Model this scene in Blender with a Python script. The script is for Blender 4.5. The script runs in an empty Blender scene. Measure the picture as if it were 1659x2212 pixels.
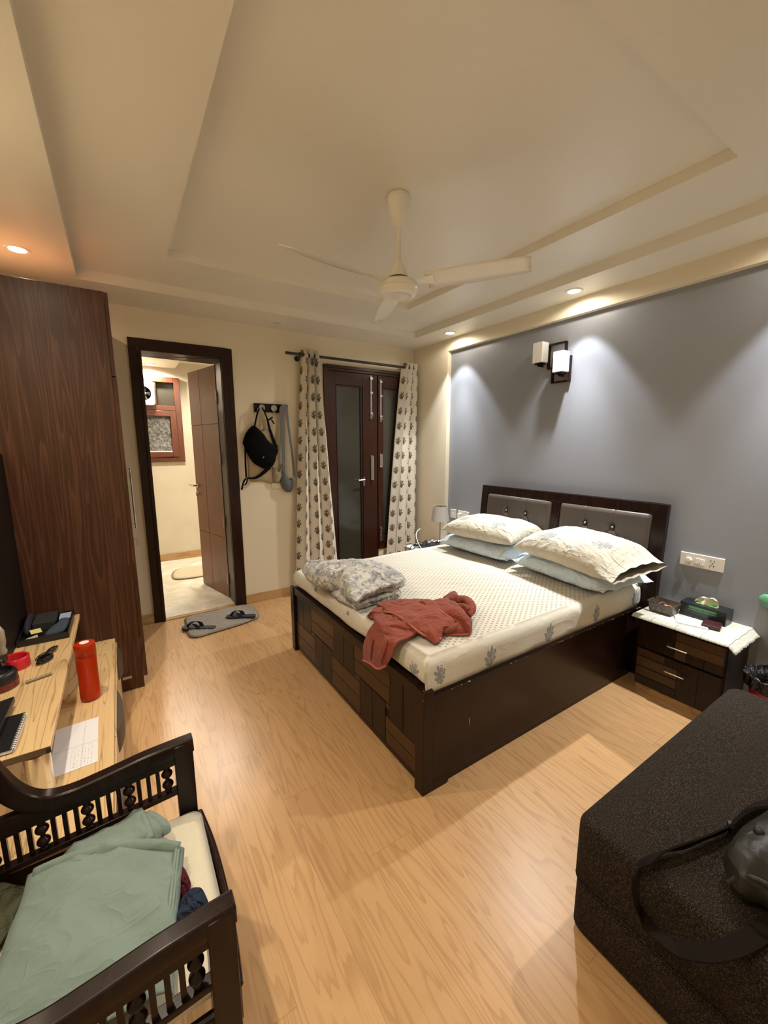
import bpy, bmesh, math, random
from math import pi, sin, cos, radians, sqrt, floor, atan2, hypot
from mathutils import Vector, Matrix, noise
random.seed(7)
SC = bpy.context.scene
COL = SC.collection

# ------------------------------------------------------------------ mesh builder
class MB:
    def __init__(s): s.v = []; s.f = []; s.m = []; s.uv = None
    def add(s, vs, fs, mi=0):
        b = len(s.v); s.v += [tuple(v) for v in vs]
        for f in fs: s.f.append([b + i for i in f]); s.m.append(mi)
        return s
    def box(s, x0, x1, y0, y1, z0, z1, mi=0, fm=None):
        x0, x1 = sorted((x0, x1)); y0, y1 = sorted((y0, y1)); z0, z1 = sorted((z0, z1))
        vs = [(x0,y0,z0),(x1,y0,z0),(x1,y1,z0),(x0,y1,z0),(x0,y0,z1),(x1,y0,z1),(x1,y1,z1),(x0,y1,z1)]
        return s.add(vs, [(0,3,2,1),(4,5,6,7),(0,1,5,4),(1,2,6,5),(2,3,7,6),(3,0,4,7)], mi)
    def obox(s, c, ax, ay, az, mi=0):
        c = Vector(c); ax = Vector(ax); ay = Vector(ay); az = Vector(az)
        vs = [c+ax*i+ay*j+az*k for k in (-1,1) for (i,j) in ((-1,-1),(1,-1),(1,1),(-1,1))]
        return s.add(vs, [(0,3,2,1),(4,5,6,7),(0,1,5,4),(1,2,6,5),(2,3,7,6),(3,0,4,7)], mi)
    def cyl(s, p0, p1, r0, r1=None, n=24, mi=0, caps=True):
        if r1 is None: r1 = r0
        p0 = Vector(p0); p1 = Vector(p1); d = (p1-p0).normalized()
        a = d.orthogonal().normalized(); b = d.cross(a)
        vs = []
        for p, r in ((p0, r0), (p1, r1)):
            for i in range(n): t = 2*pi*i/n; vs.append(p + a*(r*cos(t)) + b*(r*sin(t)))
        fs = [(i, (i+1) % n, n+(i+1) % n, n+i) for i in range(n)]
        if caps: fs += [tuple(range(n-1, -1, -1)), tuple(range(n, 2*n))]
        return s.add(vs, fs, mi)
    def lathe(s, c, prof, n=32, axis='z', mi=0, caps=True):
        c = Vector(c); vs = []
        for r, h in prof:
            for i in range(n):
                t = 2*pi*i/n; a, b = r*cos(t), r*sin(t)
                vs.append(c + Vector({'z': (a,b,h), 'x': (h,a,b), 'y': (b,h,a)}[axis]))
        m = len(prof); fs = []
        for k in range(m-1):
            for i in range(n): fs.append((k*n+i, k*n+(i+1) % n, (k+1)*n+(i+1) % n, (k+1)*n+i))
        if caps: fs += [tuple(range(n-1, -1, -1)), tuple(range((m-1)*n, m*n))]
        return s.add(vs, fs, mi)
    def grid(s, P, mi=0, cu=False, cv=False):
        nu, nv = len(P), len(P[0]); vs = [p for row in P for p in row]; fs = []
        for i in range(nu if cu else nu-1):
            for j in range(nv if cv else nv-1):
                a = i*nv+j; b = i*nv+(j+1) % nv; c = ((i+1) % nu)*nv+(j+1) % nv; d = ((i+1) % nu)*nv+j
                fs.append((a, b, c, d))
        return s.add(vs, fs, mi)
    def tube(s, pts, r, n=8, mi=0, sub=6, flat=None, caps=True):
        P = cat(pts, sub) if sub > 1 else [Vector(p) for p in pts]
        rows = []; up = Vector((0, 0, 1)); a = None
        for i, p in enumerate(P):
            d = (P[min(i+1, len(P)-1)] - P[max(i-1, 0)]).normalized()
            if a is None: a = d.orthogonal().normalized() if flat is None else d.cross(Vector(flat)).normalized()
            a = (a - d*a.dot(d)).normalized(); b = d.cross(a)
            rr = r(i/(len(P)-1)) if callable(r) else r
            ra, rb = rr if isinstance(rr, tuple) else (rr, rr)
            rows.append([p + a*(ra*cos(2*pi*k/n)) + b*(rb*sin(2*pi*k/n)) for k in range(n)])
        base = len(s.v); s.grid(rows, mi, cv=True)
        if caps:
            s.f.append([base+k for k in range(n-1, -1, -1)]); s.m.append(mi)
            L = base+(len(P)-1)*n; s.f.append([L+k for k in range(n)]); s.m.append(mi)
        return s
    def prism(s, poly, axis, a0, a1, mi=0):
        def mk(p, a): return {'x': (a, p[0], p[1]), 'y': (p[0], a, p[1]), 'z': (p[0], p[1], a)}[axis]
        n = len(poly); vs = [mk(p, a0) for p in poly] + [mk(p, a1) for p in poly]
        fs = [(i, (i+1) % n, n+(i+1) % n, n+i) for i in range(n)] + [tuple(range(n-1, -1, -1)), tuple(range(n, 2*n))]
        return s.add(vs, fs, mi)

def cat(pts, sub=6, closed=False):
    P = [Vector(p) for p in pts]; n = len(P); out = []
    for i in range(n if closed else n-1):
        g = (lambda k: P[k % n]) if closed else (lambda k: P[max(0, min(n-1, k))])
        a, b, c, d = g(i-1), g(i), g(i+1), g(i+2)
        for k in range(sub):
            t = k/sub
            out.append(0.5*((2*b) + (c-a)*t + (2*a-5*b+4*c-d)*t*t + (3*b-a-3*c+d)*t**3))
    if not closed: out.append(P[-1])
    return out

def sheetgrid(ctrl, su, sv):
    rows = [cat(r, sv) for r in ctrl]
    cols = [cat([rows[i][j] for i in range(len(rows))], su) for j in range(len(rows[0]))]
    return [[cols[j][i] for j in range(len(cols))] for i in range(len(cols[0]))]

def folds(P, amp, ang, f1, f2, seed):
    ca, sa = cos(ang), sin(ang)
    for row in P:
        for k, p in enumerate(row):
            a = p.x*ca+p.y*sa; b = -p.x*sa+p.y*ca
            n_ = noise.noise(Vector((a*f1, b*f2, seed))); m_ = noise.noise(Vector((a*f1*2.1+5, b*f2*2, seed+4)))
            row[k] = p + Vector((0, 0, amp*((1-abs(n_)*3.2)*.7 + m_*.5)))
    return P
def wrinkle(P, amp, sc, seed, up=(0, 0, 1), fine=.3):
    up = Vector(up)
    for row in P:
        for k, p in enumerate(row):
            q = Vector(p)*sc + Vector((seed*3.1, seed, 0))
            w = 1-abs(noise.noise(q))*2 + fine*noise.noise(q*3.1)
            row[k] = Vector(p) + up*(amp*w)
    return P

def build(name, mb, mats, parent=None, bevel=0, smooth=0, sub=0, solid=0, seg=2, uv=None, off=0.0):
    me = bpy.data.meshes.new(name)
    xs = [v[0] for v in mb.v]; ys = [v[1] for v in mb.v]; zs = [v[2] for v in mb.v]
    o3 = Vector(((min(xs)+max(xs))/2, (min(ys)+max(ys))/2, min(zs)))
    me.from_pydata([tuple(Vector(v)-o3) for v in mb.v], [], mb.f)
    if not isinstance(mats, (list, tuple)): mats = [mats]
    for m in mats: me.materials.append(m)
    me.polygons.foreach_set('material_index', mb.m)
    if uv is not None:
        l = me.uv_layers.new(name='UVMap')
        for lp in me.loops: l.data[lp.index].uv = uv[lp.vertex_index]
    bm = bmesh.new(); bm.from_mesh(me)
    if uv is None and not solid: bmesh.ops.remove_doubles(bm, verts=bm.verts, dist=1e-6)
    bmesh.ops.recalc_face_normals(bm, faces=bm.faces); bm.to_mesh(me); bm.free()
    if smooth:
        me.polygons.foreach_set('use_smooth', [True]*len(me.polygons))
        if smooth < 180: me.set_sharp_from_angle(angle=radians(smooth))
    me.update()
    o = bpy.data.objects.new(name, me); COL.objects.link(o)
    if parent is not None:
        o.parent = parent; w = WL[parent.name]; o.location = o3 - w
    else: o.location = o3
    WL[o.name] = o3.copy()
    if solid:
        md = o.modifiers.new('thickness', 'SOLIDIFY'); md.thickness = solid; md.offset = off
    if bevel:
        md = o.modifiers.new('bevel', 'BEVEL'); md.width = bevel; md.segments = seg; md.limit_method = 'ANGLE'; md.angle_limit = radians(40)
    if sub:
        md = o.modifiers.new('sub', 'SUBSURF'); md.levels = sub; md.render_levels = sub
    return o
WL = {}
def tag(o, label=None, cat_=None, group=None, kind=None):
    if label: o['label'] = label
    if cat_: o['category'] = cat_
    if group: o['group'] = group
    if kind: o['kind'] = kind
    return o
def thing(name, label, cat_, loc, group=None):
    o = bpy.data.objects.new(name, None); COL.objects.link(o); o.empty_display_size = .05
    o.location = loc; WL[o.name] = Vector(loc)
    return tag(o, label, cat_, group)
def struct(name, mb, mats, **k):
    return tag(build(name, mb, mats, **k), kind='structure')
def copy_thing(root, loc, label, rotz=0):
    r = root.copy(); COL.objects.link(r); r.location = loc; r.rotation_euler = (0, 0, rotz); r['label'] = label
    WL[r.name] = Vector(loc)
    for c in list(root.children):
        d = c.copy(); COL.objects.link(d); d.parent = r
        for e in list(c.children):
            g = e.copy(); COL.objects.link(g); g.parent = d
    return r
def puff(outline, zb, zt, rings=10, pw=.5, sub=5, dx=0, wr=(0, 1, 0), zfun=None, flat=.25):
    """soft body over a closed outline: domed top, flatter bottom"""
    O = cat([(p[0], p[1], 0) for p in outline], sub, closed=True)
    c = sum(O, Vector())/len(O); mb = MB(); zm = zb+(zt-zb)*.38
    top = []; bot = []
    for k in range(rings+1):
        t = k/rings; s = 1-t*.985
        h = (1-(1-t)**2)**pw
        rt = []; rb = []
        for p in O:
            q = c+(p-c)*s; zz = zm+(zt-zm)*h
            if zfun: zz += zfun(q.x, q.y)*h
            w = 0
            if wr[0]:
                e = Vector((q.x, q.y, 0))*wr[1]+Vector((wr[2], 3*wr[2], 0))
                w = wr[0]*(1-2*abs(noise.noise(e)) + .35*noise.noise(e*3))*min(1, .25+h)
            rt.append(Vector((q.x, q.y, max(zz+w, zb+.002)))); rb.append(Vector((q.x, q.y, zm-(zm-zb)*min(1, h*1.6))))
        top.append(rt); bot.append(rb)
    n = len(O)
    mb.grid(list(reversed(top)) + bot[1:], cv=True)
    L = (2*rings)*n
    mb.f.append(list(range(n))); mb.m.append(0); mb.f.append([L+i for i in range(n)]); mb.m.append(0)
    return mb

# ------------------------------------------------------------------ shader helper
class X:
    def __init__(s, g, k): s.g = g; s.k = k
    def _b(s, o, op, r=False): return s.g.m(op, o, s) if r else s.g.m(op, s, o)
    def __add__(s, o): return s._b(o, 'ADD')
    def __radd__(s, o): return s._b(o, 'ADD')
    def __sub__(s, o): return s._b(o, 'SUBTRACT')
    def __rsub__(s, o): return s._b(o, 'SUBTRACT', True)
    def __mul__(s, o): return s._b(o, 'MULTIPLY')
    def __rmul__(s, o): return s._b(o, 'MULTIPLY')
    def __truediv__(s, o): return s._b(o, 'DIVIDE')
    def __rtruediv__(s, o): return s._b(o, 'DIVIDE', True)
    def __lt__(s, o): return s._b(o, 'LESS_THAN')
    def __gt__(s, o): return s._b(o, 'GREATER_THAN')
class G:
    def __init__(g, name):
        g.mat = bpy.data.materials.new(name); g.mat.use_nodes = True; g.nt = g.mat.node_tree; g.nt.nodes.clear()
        g.out = g.nt.nodes.new('ShaderNodeOutputMaterial'); g.p = None
    def _s(g, sock, v):
        if isinstance(v, X): g.nt.links.new(v.k, sock)
        else: sock.default_value = v
    def m(g, op, a, b=0.0, c=None):
        n = g.nt.nodes.new('ShaderNodeMath'); n.operation = op
        g._s(n.inputs[0], a); g._s(n.inputs[1], b)
        if c is not None: g._s(n.inputs[2], c)
        return X(g, n.outputs[0])
    def f(g, op, a): return g.m(op, a)
    def pos(g, obj=False, uv=False):
        if obj or uv:
            n = g.nt.nodes.new('ShaderNodeTexCoord'); return X(g, n.outputs['UV' if uv else 'Object'])
        n = g.nt.nodes.new('ShaderNodeNewGeometry'); return X(g, n.outputs['Position'])
    def sep(g, v):
        n = g.nt.nodes.new('ShaderNodeSeparateXYZ'); g._s(n.inputs[0], v); return [X(g, o) for o in n.outputs]
    def vec(g, x=0., y=0., z=0.):
        n = g.nt.nodes.new('ShaderNodeCombineXYZ')
        for i, a in enumerate((x, y, z)): g._s(n.inputs[i], a)
        return X(g, n.outputs[0])
    def noise(g, v, scale=1., detail=2., rough=.5, dist=0.):
        n = g.nt.nodes.new('ShaderNodeTexNoise'); g._s(n.inputs['Vector'], v)
        g._s(n.inputs['Scale'], scale); g._s(n.inputs['Detail'], detail); g._s(n.inputs['Roughness'], rough); g._s(n.inputs['Distortion'], dist)
        return X(g, n.outputs[0])
    def crease(g, v, sc=9., stretch=(1., 1., 1.)):
        x, y, z = g.sep(v); q = g.vec(x*stretch[0], y*stretch[1], z*stretch[2])
        a = g.noise(q, sc, 1.5, .5, 1.3); b = g.noise(q, sc*2.3, 1.5, .5, 1.)
        ra = 1-g.m('MINIMUM', g.f('ABSOLUTE', a-.5)*5.5, 1.); rb = 1-g.m('MINIMUM', g.f('ABSOLUTE', b-.5)*6., 1.)
        return g.m('MULTIPLY', ra, ra)*.65 + g.m('MULTIPLY', rb, rb)*.25 + g.noise(q, sc*.6, 2.)*.9
    def white(g, v):
        n = g.nt.nodes.new('ShaderNodeTexWhiteNoise'); g._s(n.inputs['Vector'], v); return X(g, n.outputs['Value'])
    def vor(g, v, scale=1., feat='F1'):
        n = g.nt.nodes.new('ShaderNodeTexVoronoi'); n.feature = feat; g._s(n.inputs['Vector'], v); g._s(n.inputs['Scale'], scale); return X(g, n.outputs['Distance'])
    def smooth(g, v, a, b):
        n = g.nt.nodes.new('ShaderNodeMapRange'); n.interpolation_type = 'SMOOTHSTEP'
        g._s(n.inputs[0], v); n.inputs[1].default_value = a; n.inputs[2].default_value = b; return X(g, n.outputs[0])
    def mix(g, f, a, b):
        n = g.nt.nodes.new('ShaderNodeMix'); n.data_type = 'RGBA'; g._s(n.inputs[0], f)
        g._s(n.inputs[6], c4(a)); g._s(n.inputs[7], c4(b)); return X(g, n.outputs[2])
    def shade(g, col, rough=.5, metal=0., bump=None, bs=.3, bd=.01, coat=0., trans=0., ior=1.5, alpha=None, sheen=0., spec=.5, emit=None, es=0.):
        n = g.nt.nodes.new('ShaderNodeBsdfPrincipled'); g.p = n
        g._s(n.inputs['Base Color'], c4(col)); g._s(n.inputs['Roughness'], rough); g._s(n.inputs['Metallic'], metal)
        n.inputs['Coat Weight'].default_value = coat; n.inputs['Coat Roughness'].default_value = .15
        n.inputs['Transmission Weight'].default_value = trans; n.inputs['IOR'].default_value = ior
        n.inputs['Sheen Weight'].default_value = sheen; n.inputs['Specular IOR Level'].default_value = spec
        if alpha is not None: g._s(n.inputs['Alpha'], alpha)
        if emit is not None: n.inputs['Emission Color'].default_value = c4(emit); n.inputs['Emission Strength'].default_value = es
        if bump is not None:
            b = g.nt.nodes.new('ShaderNodeBump'); b.inputs['Strength'].default_value = bs; b.inputs['Distance'].default_value = bd
            g._s(b.inputs['Height'], bump); g.nt.links.new(b.outputs[0], n.inputs['Normal'])
        g.nt.links.new(n.outputs[0], g.out.inputs[0]); return g.mat
def c4(c):
    if isinstance(c, X): return c
    return tuple(c)+(1.,) if len(c) == 3 else c
def lin(r, g, b):
    h = lambda c: ((c/255+.055)/1.055)**2.4 if c > 10 else c/255/12.92
    return (h(r), h(g), h(b))
def plain(name, col, rough=.5, metal=0., nz=0., sc=40., **k):
    g = G(name)
    if nz:
        n = g.noise(g.pos(obj=True), sc, 3.)
        return g.shade(g.mix(n, tuple(c*(1-nz) for c in col), tuple(min(1, c*(1+nz)) for c in col)), rough, metal, bump=n, bs=.15, bd=.002, **k)
    return g.shade(col, rough, metal, **k)

def wood(name, c1, c2, along='z', sc=6., stretch=.12, K=9., rough=.45, fibre=.4, dist=.2, coat=0., planks=None, obj=False, sharp=(.55, 1.), spec=.5):
    g = G(name); x, y, z = g.sep(g.pos(obj=obj)); off = None
    a = {'x': x, 'y': y, 'z': z}
    if planks:
        w, l = planks
        i = g.f('FLOOR', x/w); r1 = g.white(g.vec(i, 7.))
        j = g.f('FLOOR', (y + r1*l)/l); r = g.white(g.vec(i, j, 3.))
        off = r*57.
    s = {k: (sc*stretch if k == along else sc) for k in 'xyz'}
    X_, Y_, Z_ = a['x']*s['x'], a['y']*s['y'], a['z']*s['z']
    if off is not None: X_ = X_+off; Z_ = off
    n = g.noise(g.vec(X_, Y_, Z_), 1., 1.6, .45, dist)
    fr = g.f('FRACT', n*K); line = g.smooth(fr, *sharp) * (1-g.smooth(fr, .93, 1.))
    fs = {k: (6. if k == along else 320.) for k in 'xyz'}
    fb = g.noise(g.vec(x*fs['x'], y*fs['y'], z*fs['z']), 1., 2.)
    big = g.noise(g.vec(X_*.6, Y_*.6, Z_*.6), 1., 1.)
    t = line*(1-fibre*.5) + g.smooth(fb, .45, .75)*fibre*.5 + (big-.5)*.5
    col = g.mix(t, c1, c2)
    bump = t
    if planks:
        fx = g.f('FRACT', x/w); fy = g.f('FRACT', (y+r1*l)/l)
        e = g.m('MINIMUM', g.m('MINIMUM', fx, 1-fx)*w, g.m('MINIMUM', fy, 1-fy)*l)
        seam = 1-g.smooth(e, .0004, .0016)
        col = g.mix(r*.30, col, tuple(c*.78 for c in c1))
        col = g.mix(seam*.45, col, tuple(c*.45 for c in c2))
    return g.shade(col, rough, bump=fb, bs=.012, bd=.0004, coat=coat, spec=spec)

# ------------------------------------------------------------------ materials
M = {}
M['ceil'] = plain('ceiling_paint', (.79, .745, .645), .38, nz=.01, sc=3)
M['wall'] = plain('cream_wall_paint', (.76, .68, .52), .55, nz=.02, sc=6)
M['grey'] = plain('grey_wall_paint', (.265, .275, .305), .42, nz=.03, sc=4)
M['floor'] = wood('oak_laminate', (.60, .365, .175), (.43, .235, .10), 'y', 17., .085, 8., rough=.31, fibre=.65, spec=.40, planks=(.196, 1.22), sharp=(.45, .98))
M['skirt'] = wood('skirting_wood', (.50, .31, .14), (.32, .17, .07), 'x', 8, .1, 8., rough=.4)
M['ward'] = wood('walnut_laminate', (.052, .019, .009), (.120, .050, .025), 'z', 17., .045, 8., rough=.38, fibre=.7, sharp=(.3, .98), spec=.35)
M['desk'] = wood('ash_desk_laminate', (.72, .50, .25), (.36, .20, .08), 'y', 17., .07, 9., rough=.38, fibre=.3, dist=.1, sharp=(.70, .99))
M['esp'] = wood('espresso_wood', (.0125, .0050, .0034), (.020, .0085, .0055), 'z', 10, .2, 6., rough=.27, fibre=.4, spec=.25)
M['espx'] = wood('espresso_wood_long', (.0135, .0055, .0036), (.021, .009, .0055), 'x', 10, .2, 6., rough=.24, fibre=.4, spec=.25)
M['inlay'] = wood('brown_inlay_wood', (.050, .023, .0085), (.036, .016, .006), 'y', 10, .2, 6., rough=.3, fibre=.4, spec=.35)
M['inlay2'] = wood('brown_inlay_wood_light', (.068, .032, .012), (.05, .023, .0085), 'y', 10, .2, 6., rough=.3, fibre=.4, spec=.35)
M['panel'] = plain('dark_panel_veneer', (.012, .006, .0045), .6, spec=.2)
M['groove'] = plain('groove_black', (.008, .004, .003), .6)
M['frame'] = wood('door_frame_wood', (.022, .008, .0048), (.038, .015, .0085), 'z', 14, .1, 7., rough=.35, spec=.25)
M['leaf'] = wood('door_leaf_veneer', (.20, .074, .030), (.14, .050, .020), 'z', 12, .1, 6., rough=.38)
M['bal'] = wood('balcony_door_wood', (.036, .0115, .006), (.056, .019, .0095), 'z', 12, .1, 7., rough=.3, spec=.3)
M['winw'] = wood('bath_window_wood', (.12, .040, .022), (.08, .026, .015), 'z', 12, .1, 6., rough=.35)
M['chrome'] = plain('chrome', (.75, .74, .72), .18, 1.)
M['steel'] = plain('brushed_steel', (.6, .58, .54), .32, 1.)
M['iron'] = plain('black_iron', (.018, .015, .013), .35)
M['black'] = plain('black_plastic', (.012, .012, .013), .35)
M['blackc'] = plain('black_cloth', (.0035, .0035, .0050), .95, nz=.3, sc=200, spec=.15)
M['white'] = plain('white_plastic', (.82, .81, .77), .3)
M['ivory'] = plain('ivory_plate', (.74, .69, .60), .35)
M['fan'] = plain('fan_enamel', (.80, .77, .68), .28)
M['navy'] = plain('navy_rubber', (.010, .013, .028), .55)
g = G('navy_cloth'); q = g.pos(obj=True); M['navyc'] = g.shade((.022, .034, .065), .95, bump=g.crease(q, 16.), bs=1., bd=.012, spec=.2)
g = G('maroon_cloth'); q = g.pos(obj=True); M['maroonc'] = g.shade((.10, .012, .022), .95, bump=g.crease(q, 16.), bs=1., bd=.012, spec=.2)
g = G('sage_cotton'); q = g.pos(obj=True); n = g.noise(q, 6., 2.); M['sage'] = g.shade(g.mix(n, (.175, .240, .212), (.215, .285, .252)), .9, bump=g.crease(q, 5.5, (1., 1.6, 1.)), bs=.9, bd=.0040, sheen=.1)
g = G('olive_cloth'); q = g.pos(obj=True); M['olivec'] = g.shade((.085, .088, .050), .95, bump=g.crease(q, 9.), bs=1., bd=.010, spec=.2)
g = G('cream_upholstery'); p = g.pos(obj=True); n = g.noise(p, 260., 2.)
M['cush'] = g.shade(g.mix(n, (.60, .54, .40), (.74, .68, .53)), .85, bump=n, bs=.3, bd=.002, sheen=.2)
g = G('brown_tweed'); x, y, z = g.sep(g.pos())
d = g.noise(g.vec(x*300, y*300, z*300), 1., 2., .8); w1 = g.f('SINE', (x+y+z)*900.)*g.f('SINE', (x-y+z)*900.)
t = g.smooth(d, .47, .68)*.85 + w1*.15
M['tweed'] = g.shade(g.mix(t, (.009, .006, .0042), (.115, .084, .060)), .95, bump=t, bs=.6, bd=.002, spec=.2)
g = G('olive_leather'); M['leather'] = g.shade((.016, .0145, .0095), .45, bump=g.crease(g.pos(obj=True), 6.), bs=.8, bd=.004, spec=.4)
M['strap'] = plain('brown_webbing', (.010, .0062, .0042), .9, nz=.2, sc=300, spec=.12)
M['orange'] = G('orange_plastic').shade((.66, .050, .006), .22, trans=.45, ior=1.4)
M['red'] = plain('red_plastic', (.62, .02, .035), .3)
M['maroon'] = G('maroon_plastic').shade((.20, .025, .020), .25, trans=.2)
M['mwallet'] = plain('maroon_leather', (.045, .010, .012), .35)
M['paper'] = plain('white_paper', (.80, .80, .82), .7)
M['noteY'] = plain('yellow_note', (.72, .66, .24), .7)
M['noteW'] = plain('beige_note', (.62, .55, .42), .7)
M['cardB'] = plain('pale_blue_card', (.40, .47, .62), .6)
M['pouch'] = plain('slate_blue_felt', (.045, .060, .090), .95, nz=.2, sc=200)
M['purple'] = plain('dark_purple_cloth', (.020, .014, .038), .8)
M['dgrey'] = plain('dark_grey_board', (.030, .030, .029), .6)
M['clear'] = G('clear_glass').shade((.95, .95, .93), .03, trans=1., ior=1.45)
M['beige'] = plain('beige_ceramic', (.36, .29, .20), .5)
M['shade'] = plain('grey_lamp_fabric', (.46, .43, .39), .9, nz=.06, sc=200)
M['brass'] = plain('aged_brass_pole', (.42, .30, .17), .35, .7)
M['glassW'] = G('opal_glass').shade((.86, .85, .83), .18, coat=.6)
M['mirrorg'] = G('dark_glass_pane').shade((.046, .042, .030), .18, spec=.6)
M['night'] = plain('night_behind_glass', (.004, .004, .005), .9)
M['frost'] = None
g = G('frosted_pane'); n = g.noise(g.pos(), 38., 4., .7); M['frost'] = g.shade(g.mix(g.smooth(n, .35, .75), (.07, .07, .062), (.36, .36, .34)), .4, bump=n, bs=.4, bd=.003)
g = G('bath_tile_wall'); x, y, z = g.sep(g.pos()); n = g.noise(g.vec(x*2, y*2, z*1.2), 2., 4., .6)
M['btile'] = g.shade(g.mix(n, (.60, .53, .41), (.74, .68, .55)), .28)
g = G('bath_marble_floor'); n = g.noise(g.pos(), 3., 5., .65, 1.2); M['bfloor'] = g.shade(g.mix(g.smooth(n, .35, .7), (.66, .60, .48), (.88, .85, .78)), .3)
g = G('shag_rug'); p = g.pos(obj=True); n = g.noise(p, 75., 4., .7); v = g.vor(p, 95.)
M['rug'] = g.shade(g.mix(n, (.15, .125, .10), (.46, .41, .35)), .98, bump=v, bs=1., bd=.006, sheen=.3)
g = G('bath_mat_pile'); n = g.noise(g.pos(obj=True), 60., 4., .7); M['mat'] = g.shade(g.mix(n, (.48, .40, .27), (.70, .62, .46)), .98, bump=n, bs=1., bd=.006)
g = G('terry_towel'); p = g.pos(obj=True); n = g.noise(p, 420., 2., .6); n2 = g.noise(p, 14., 2.)
M['towel'] = g.shade(g.mix(n*.6+n2*.4, (.165, .030, .016), (.325, .070, .038)), .98, bump=n*.2+g.crease(p, 8.5), bs=1., bd=.0055, sheen=.12)
M['hem'] = plain('towel_hem', (.42, .110, .072), .9, nz=.1, sc=300, sheen=.1)
g = G('pale_blue_cotton'); q = g.pos(obj=True); M['blue'] = g.shade((.58, .68, .77), .85, bump=g.crease(q, 8., (1.5, .8, 1.)), bs=1., bd=.007, sheen=.2)
g = G('bin_bag_film'); n = g.noise(g.pos(), 30., 4., .6); M['film'] = g.shade((.010, .010, .011), .22, bump=n, bs=1., bd=.02)
M['pink'] = plain('bin_magenta_plastic', (.30, .012, .045), .35)
M['green'] = plain('green_plastic', (.13, .36, .20), .4)
M['smoke'] = G('smoky_plastic').shade((.095, .075, .055), .3)

def motif(g, px, py, seed=0.):
    """a block-printed leafy sprig centred on 0,0, about one unit tall: 1 inside"""
    r = g.m('SQRT', px*px*2.5 + py*py); th = g.m('ARCTAN2', px*1.38, py+.12)
    lobes = g.f('ABSOLUTE', g.f('SINE', th*5.5+seed))
    up = g.smooth(py, -.40, .15)
    R = .24 + (lobes*.26 + .03)*up + g.f('ABSOLUTE', g.f('SINE', th*1.5+.8))*.05
    hole = g.noise(g.vec(px*13, py*9, seed), 1., 2.)
    return (r < R) * (hole > .405)
# curtain print
g = G('block_print_curtain'); u, v, _ = g.sep(g.pos(uv=True))
ci = g.f('FLOOR', u/.100); par = g.f('ABSOLUTE', g.m('MODULO', ci, 2.)); vv = v/.170 + par*.5
fx = (g.f('FRACT', u/.100)-.5)*.98; fy = (g.f('FRACT', vv)-.5)*1.55
flip = g.white(g.vec(ci, g.f('FLOOR', vv)))
mo = motif(g, fx + (flip-.5)*.08, fy, 2.)
cl = g.noise(g.vec(u*300, v*300), 1., 1.)
M['curt'] = g.shade(g.mix(mo*.95, (.74, .69, .60), g.mix(g.noise(g.vec(u*70, v*70), 1., 1.) > .52, (.035, .028, .014), (.10, .072, .022))), .9, bump=cl, bs=.1, bd=.002, sheen=.1)
# fitted sheet: dots inside a border, sprigs along the sides
g = G('dotted_sheet'); x, y, z = g.sep(g.pos())
ra = g.f('FLOOR', x/.0235); dx = g.f('FRACT', x/.0235)-.5; dy = g.f('FRACT', y/.030 + g.f('ABSOLUTE', g.m('MODULO', ra, 2.))*.5)-.5
dot = g.m('SQRT', dx*dx*1.1+dy*dy*1.7) < .25
inside = (x > -1.86)*(y > -2.69)*(y < -1.22)*(z > .622)
cm = (g.f('FRACT', (x+1.582+.235)/.47)-.5)*.47/.13
side = motif(g, cm, (z-.535)/.13, 1.)*(y < -2.72)*(z < .612)
foot = motif(g, (g.f('FRACT', (y+2.02+.23)/.46)-.5)*.46/.12, (x+1.985+.03)/-.12, 4.)*(x < -1.90)*(z > .6)
corner = motif(g, (x+1.93+(y+2.72)*1.)/.1, (z-.55)/.12, 3.)*(x < -1.84)*(z < .605)*(y < -2.60)
fn = g.noise(g.vec(x*500, y*500, z*500), 1., 1.); big = g.noise(g.pos(), 4., 2.)
base = g.mix(big, (.58, .545, .46), (.67, .635, .545))
c = g.mix(dot*inside*.85, base, (.20, .165, .125)); c = g.mix(g.m('MINIMUM', side+foot+corner, 1.)*.85, c, (.17, .19, .22))
M['sheet'] = g.shade(c, .88, bump=g.crease(g.pos(), 3.2, (1., 1.5, 1.5)), bs=.6, bd=.004, sheen=.15)
# printed cream pillowcase
g = G('sprig_pillowcase'); x, y, z = g.sep(g.pos(obj=True))
m1 = motif(g, (x+.11)/.16, (y+.20)/.16, 5.); m2 = motif(g, (x+.13)/.15, (y-.17)/.15, 6.); m3 = motif(g, (x-.11)/.16, (y+.02)/.16, 7.); m4 = motif(g, (x-.10)/.14, (y-.27)/.14, 8.)
hem = (g.f('ABSOLUTE', g.f('ABSOLUTE', y+.305)-.012) < .0016)+(g.f('ABSOLUTE', y+.33) < .0012)
cr = g.crease(g.pos(obj=True), 6.5, (1.4, .8, 1.)); n = g.noise(g.pos(obj=True), 7., 2.)
M['pcase'] = g.shade(g.mix(g.m('MINIMUM', m1+m2+m3+m4, 1.)*.7*(z > .05), g.mix(hem*.35*(z > .03), g.mix(n, (.50, .46, .37), (.60, .56, .46)), (.20, .20, .18)), (.16, .19, .23)), .88, bump=cr, bs=1., bd=.0075, sheen=.15)
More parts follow.
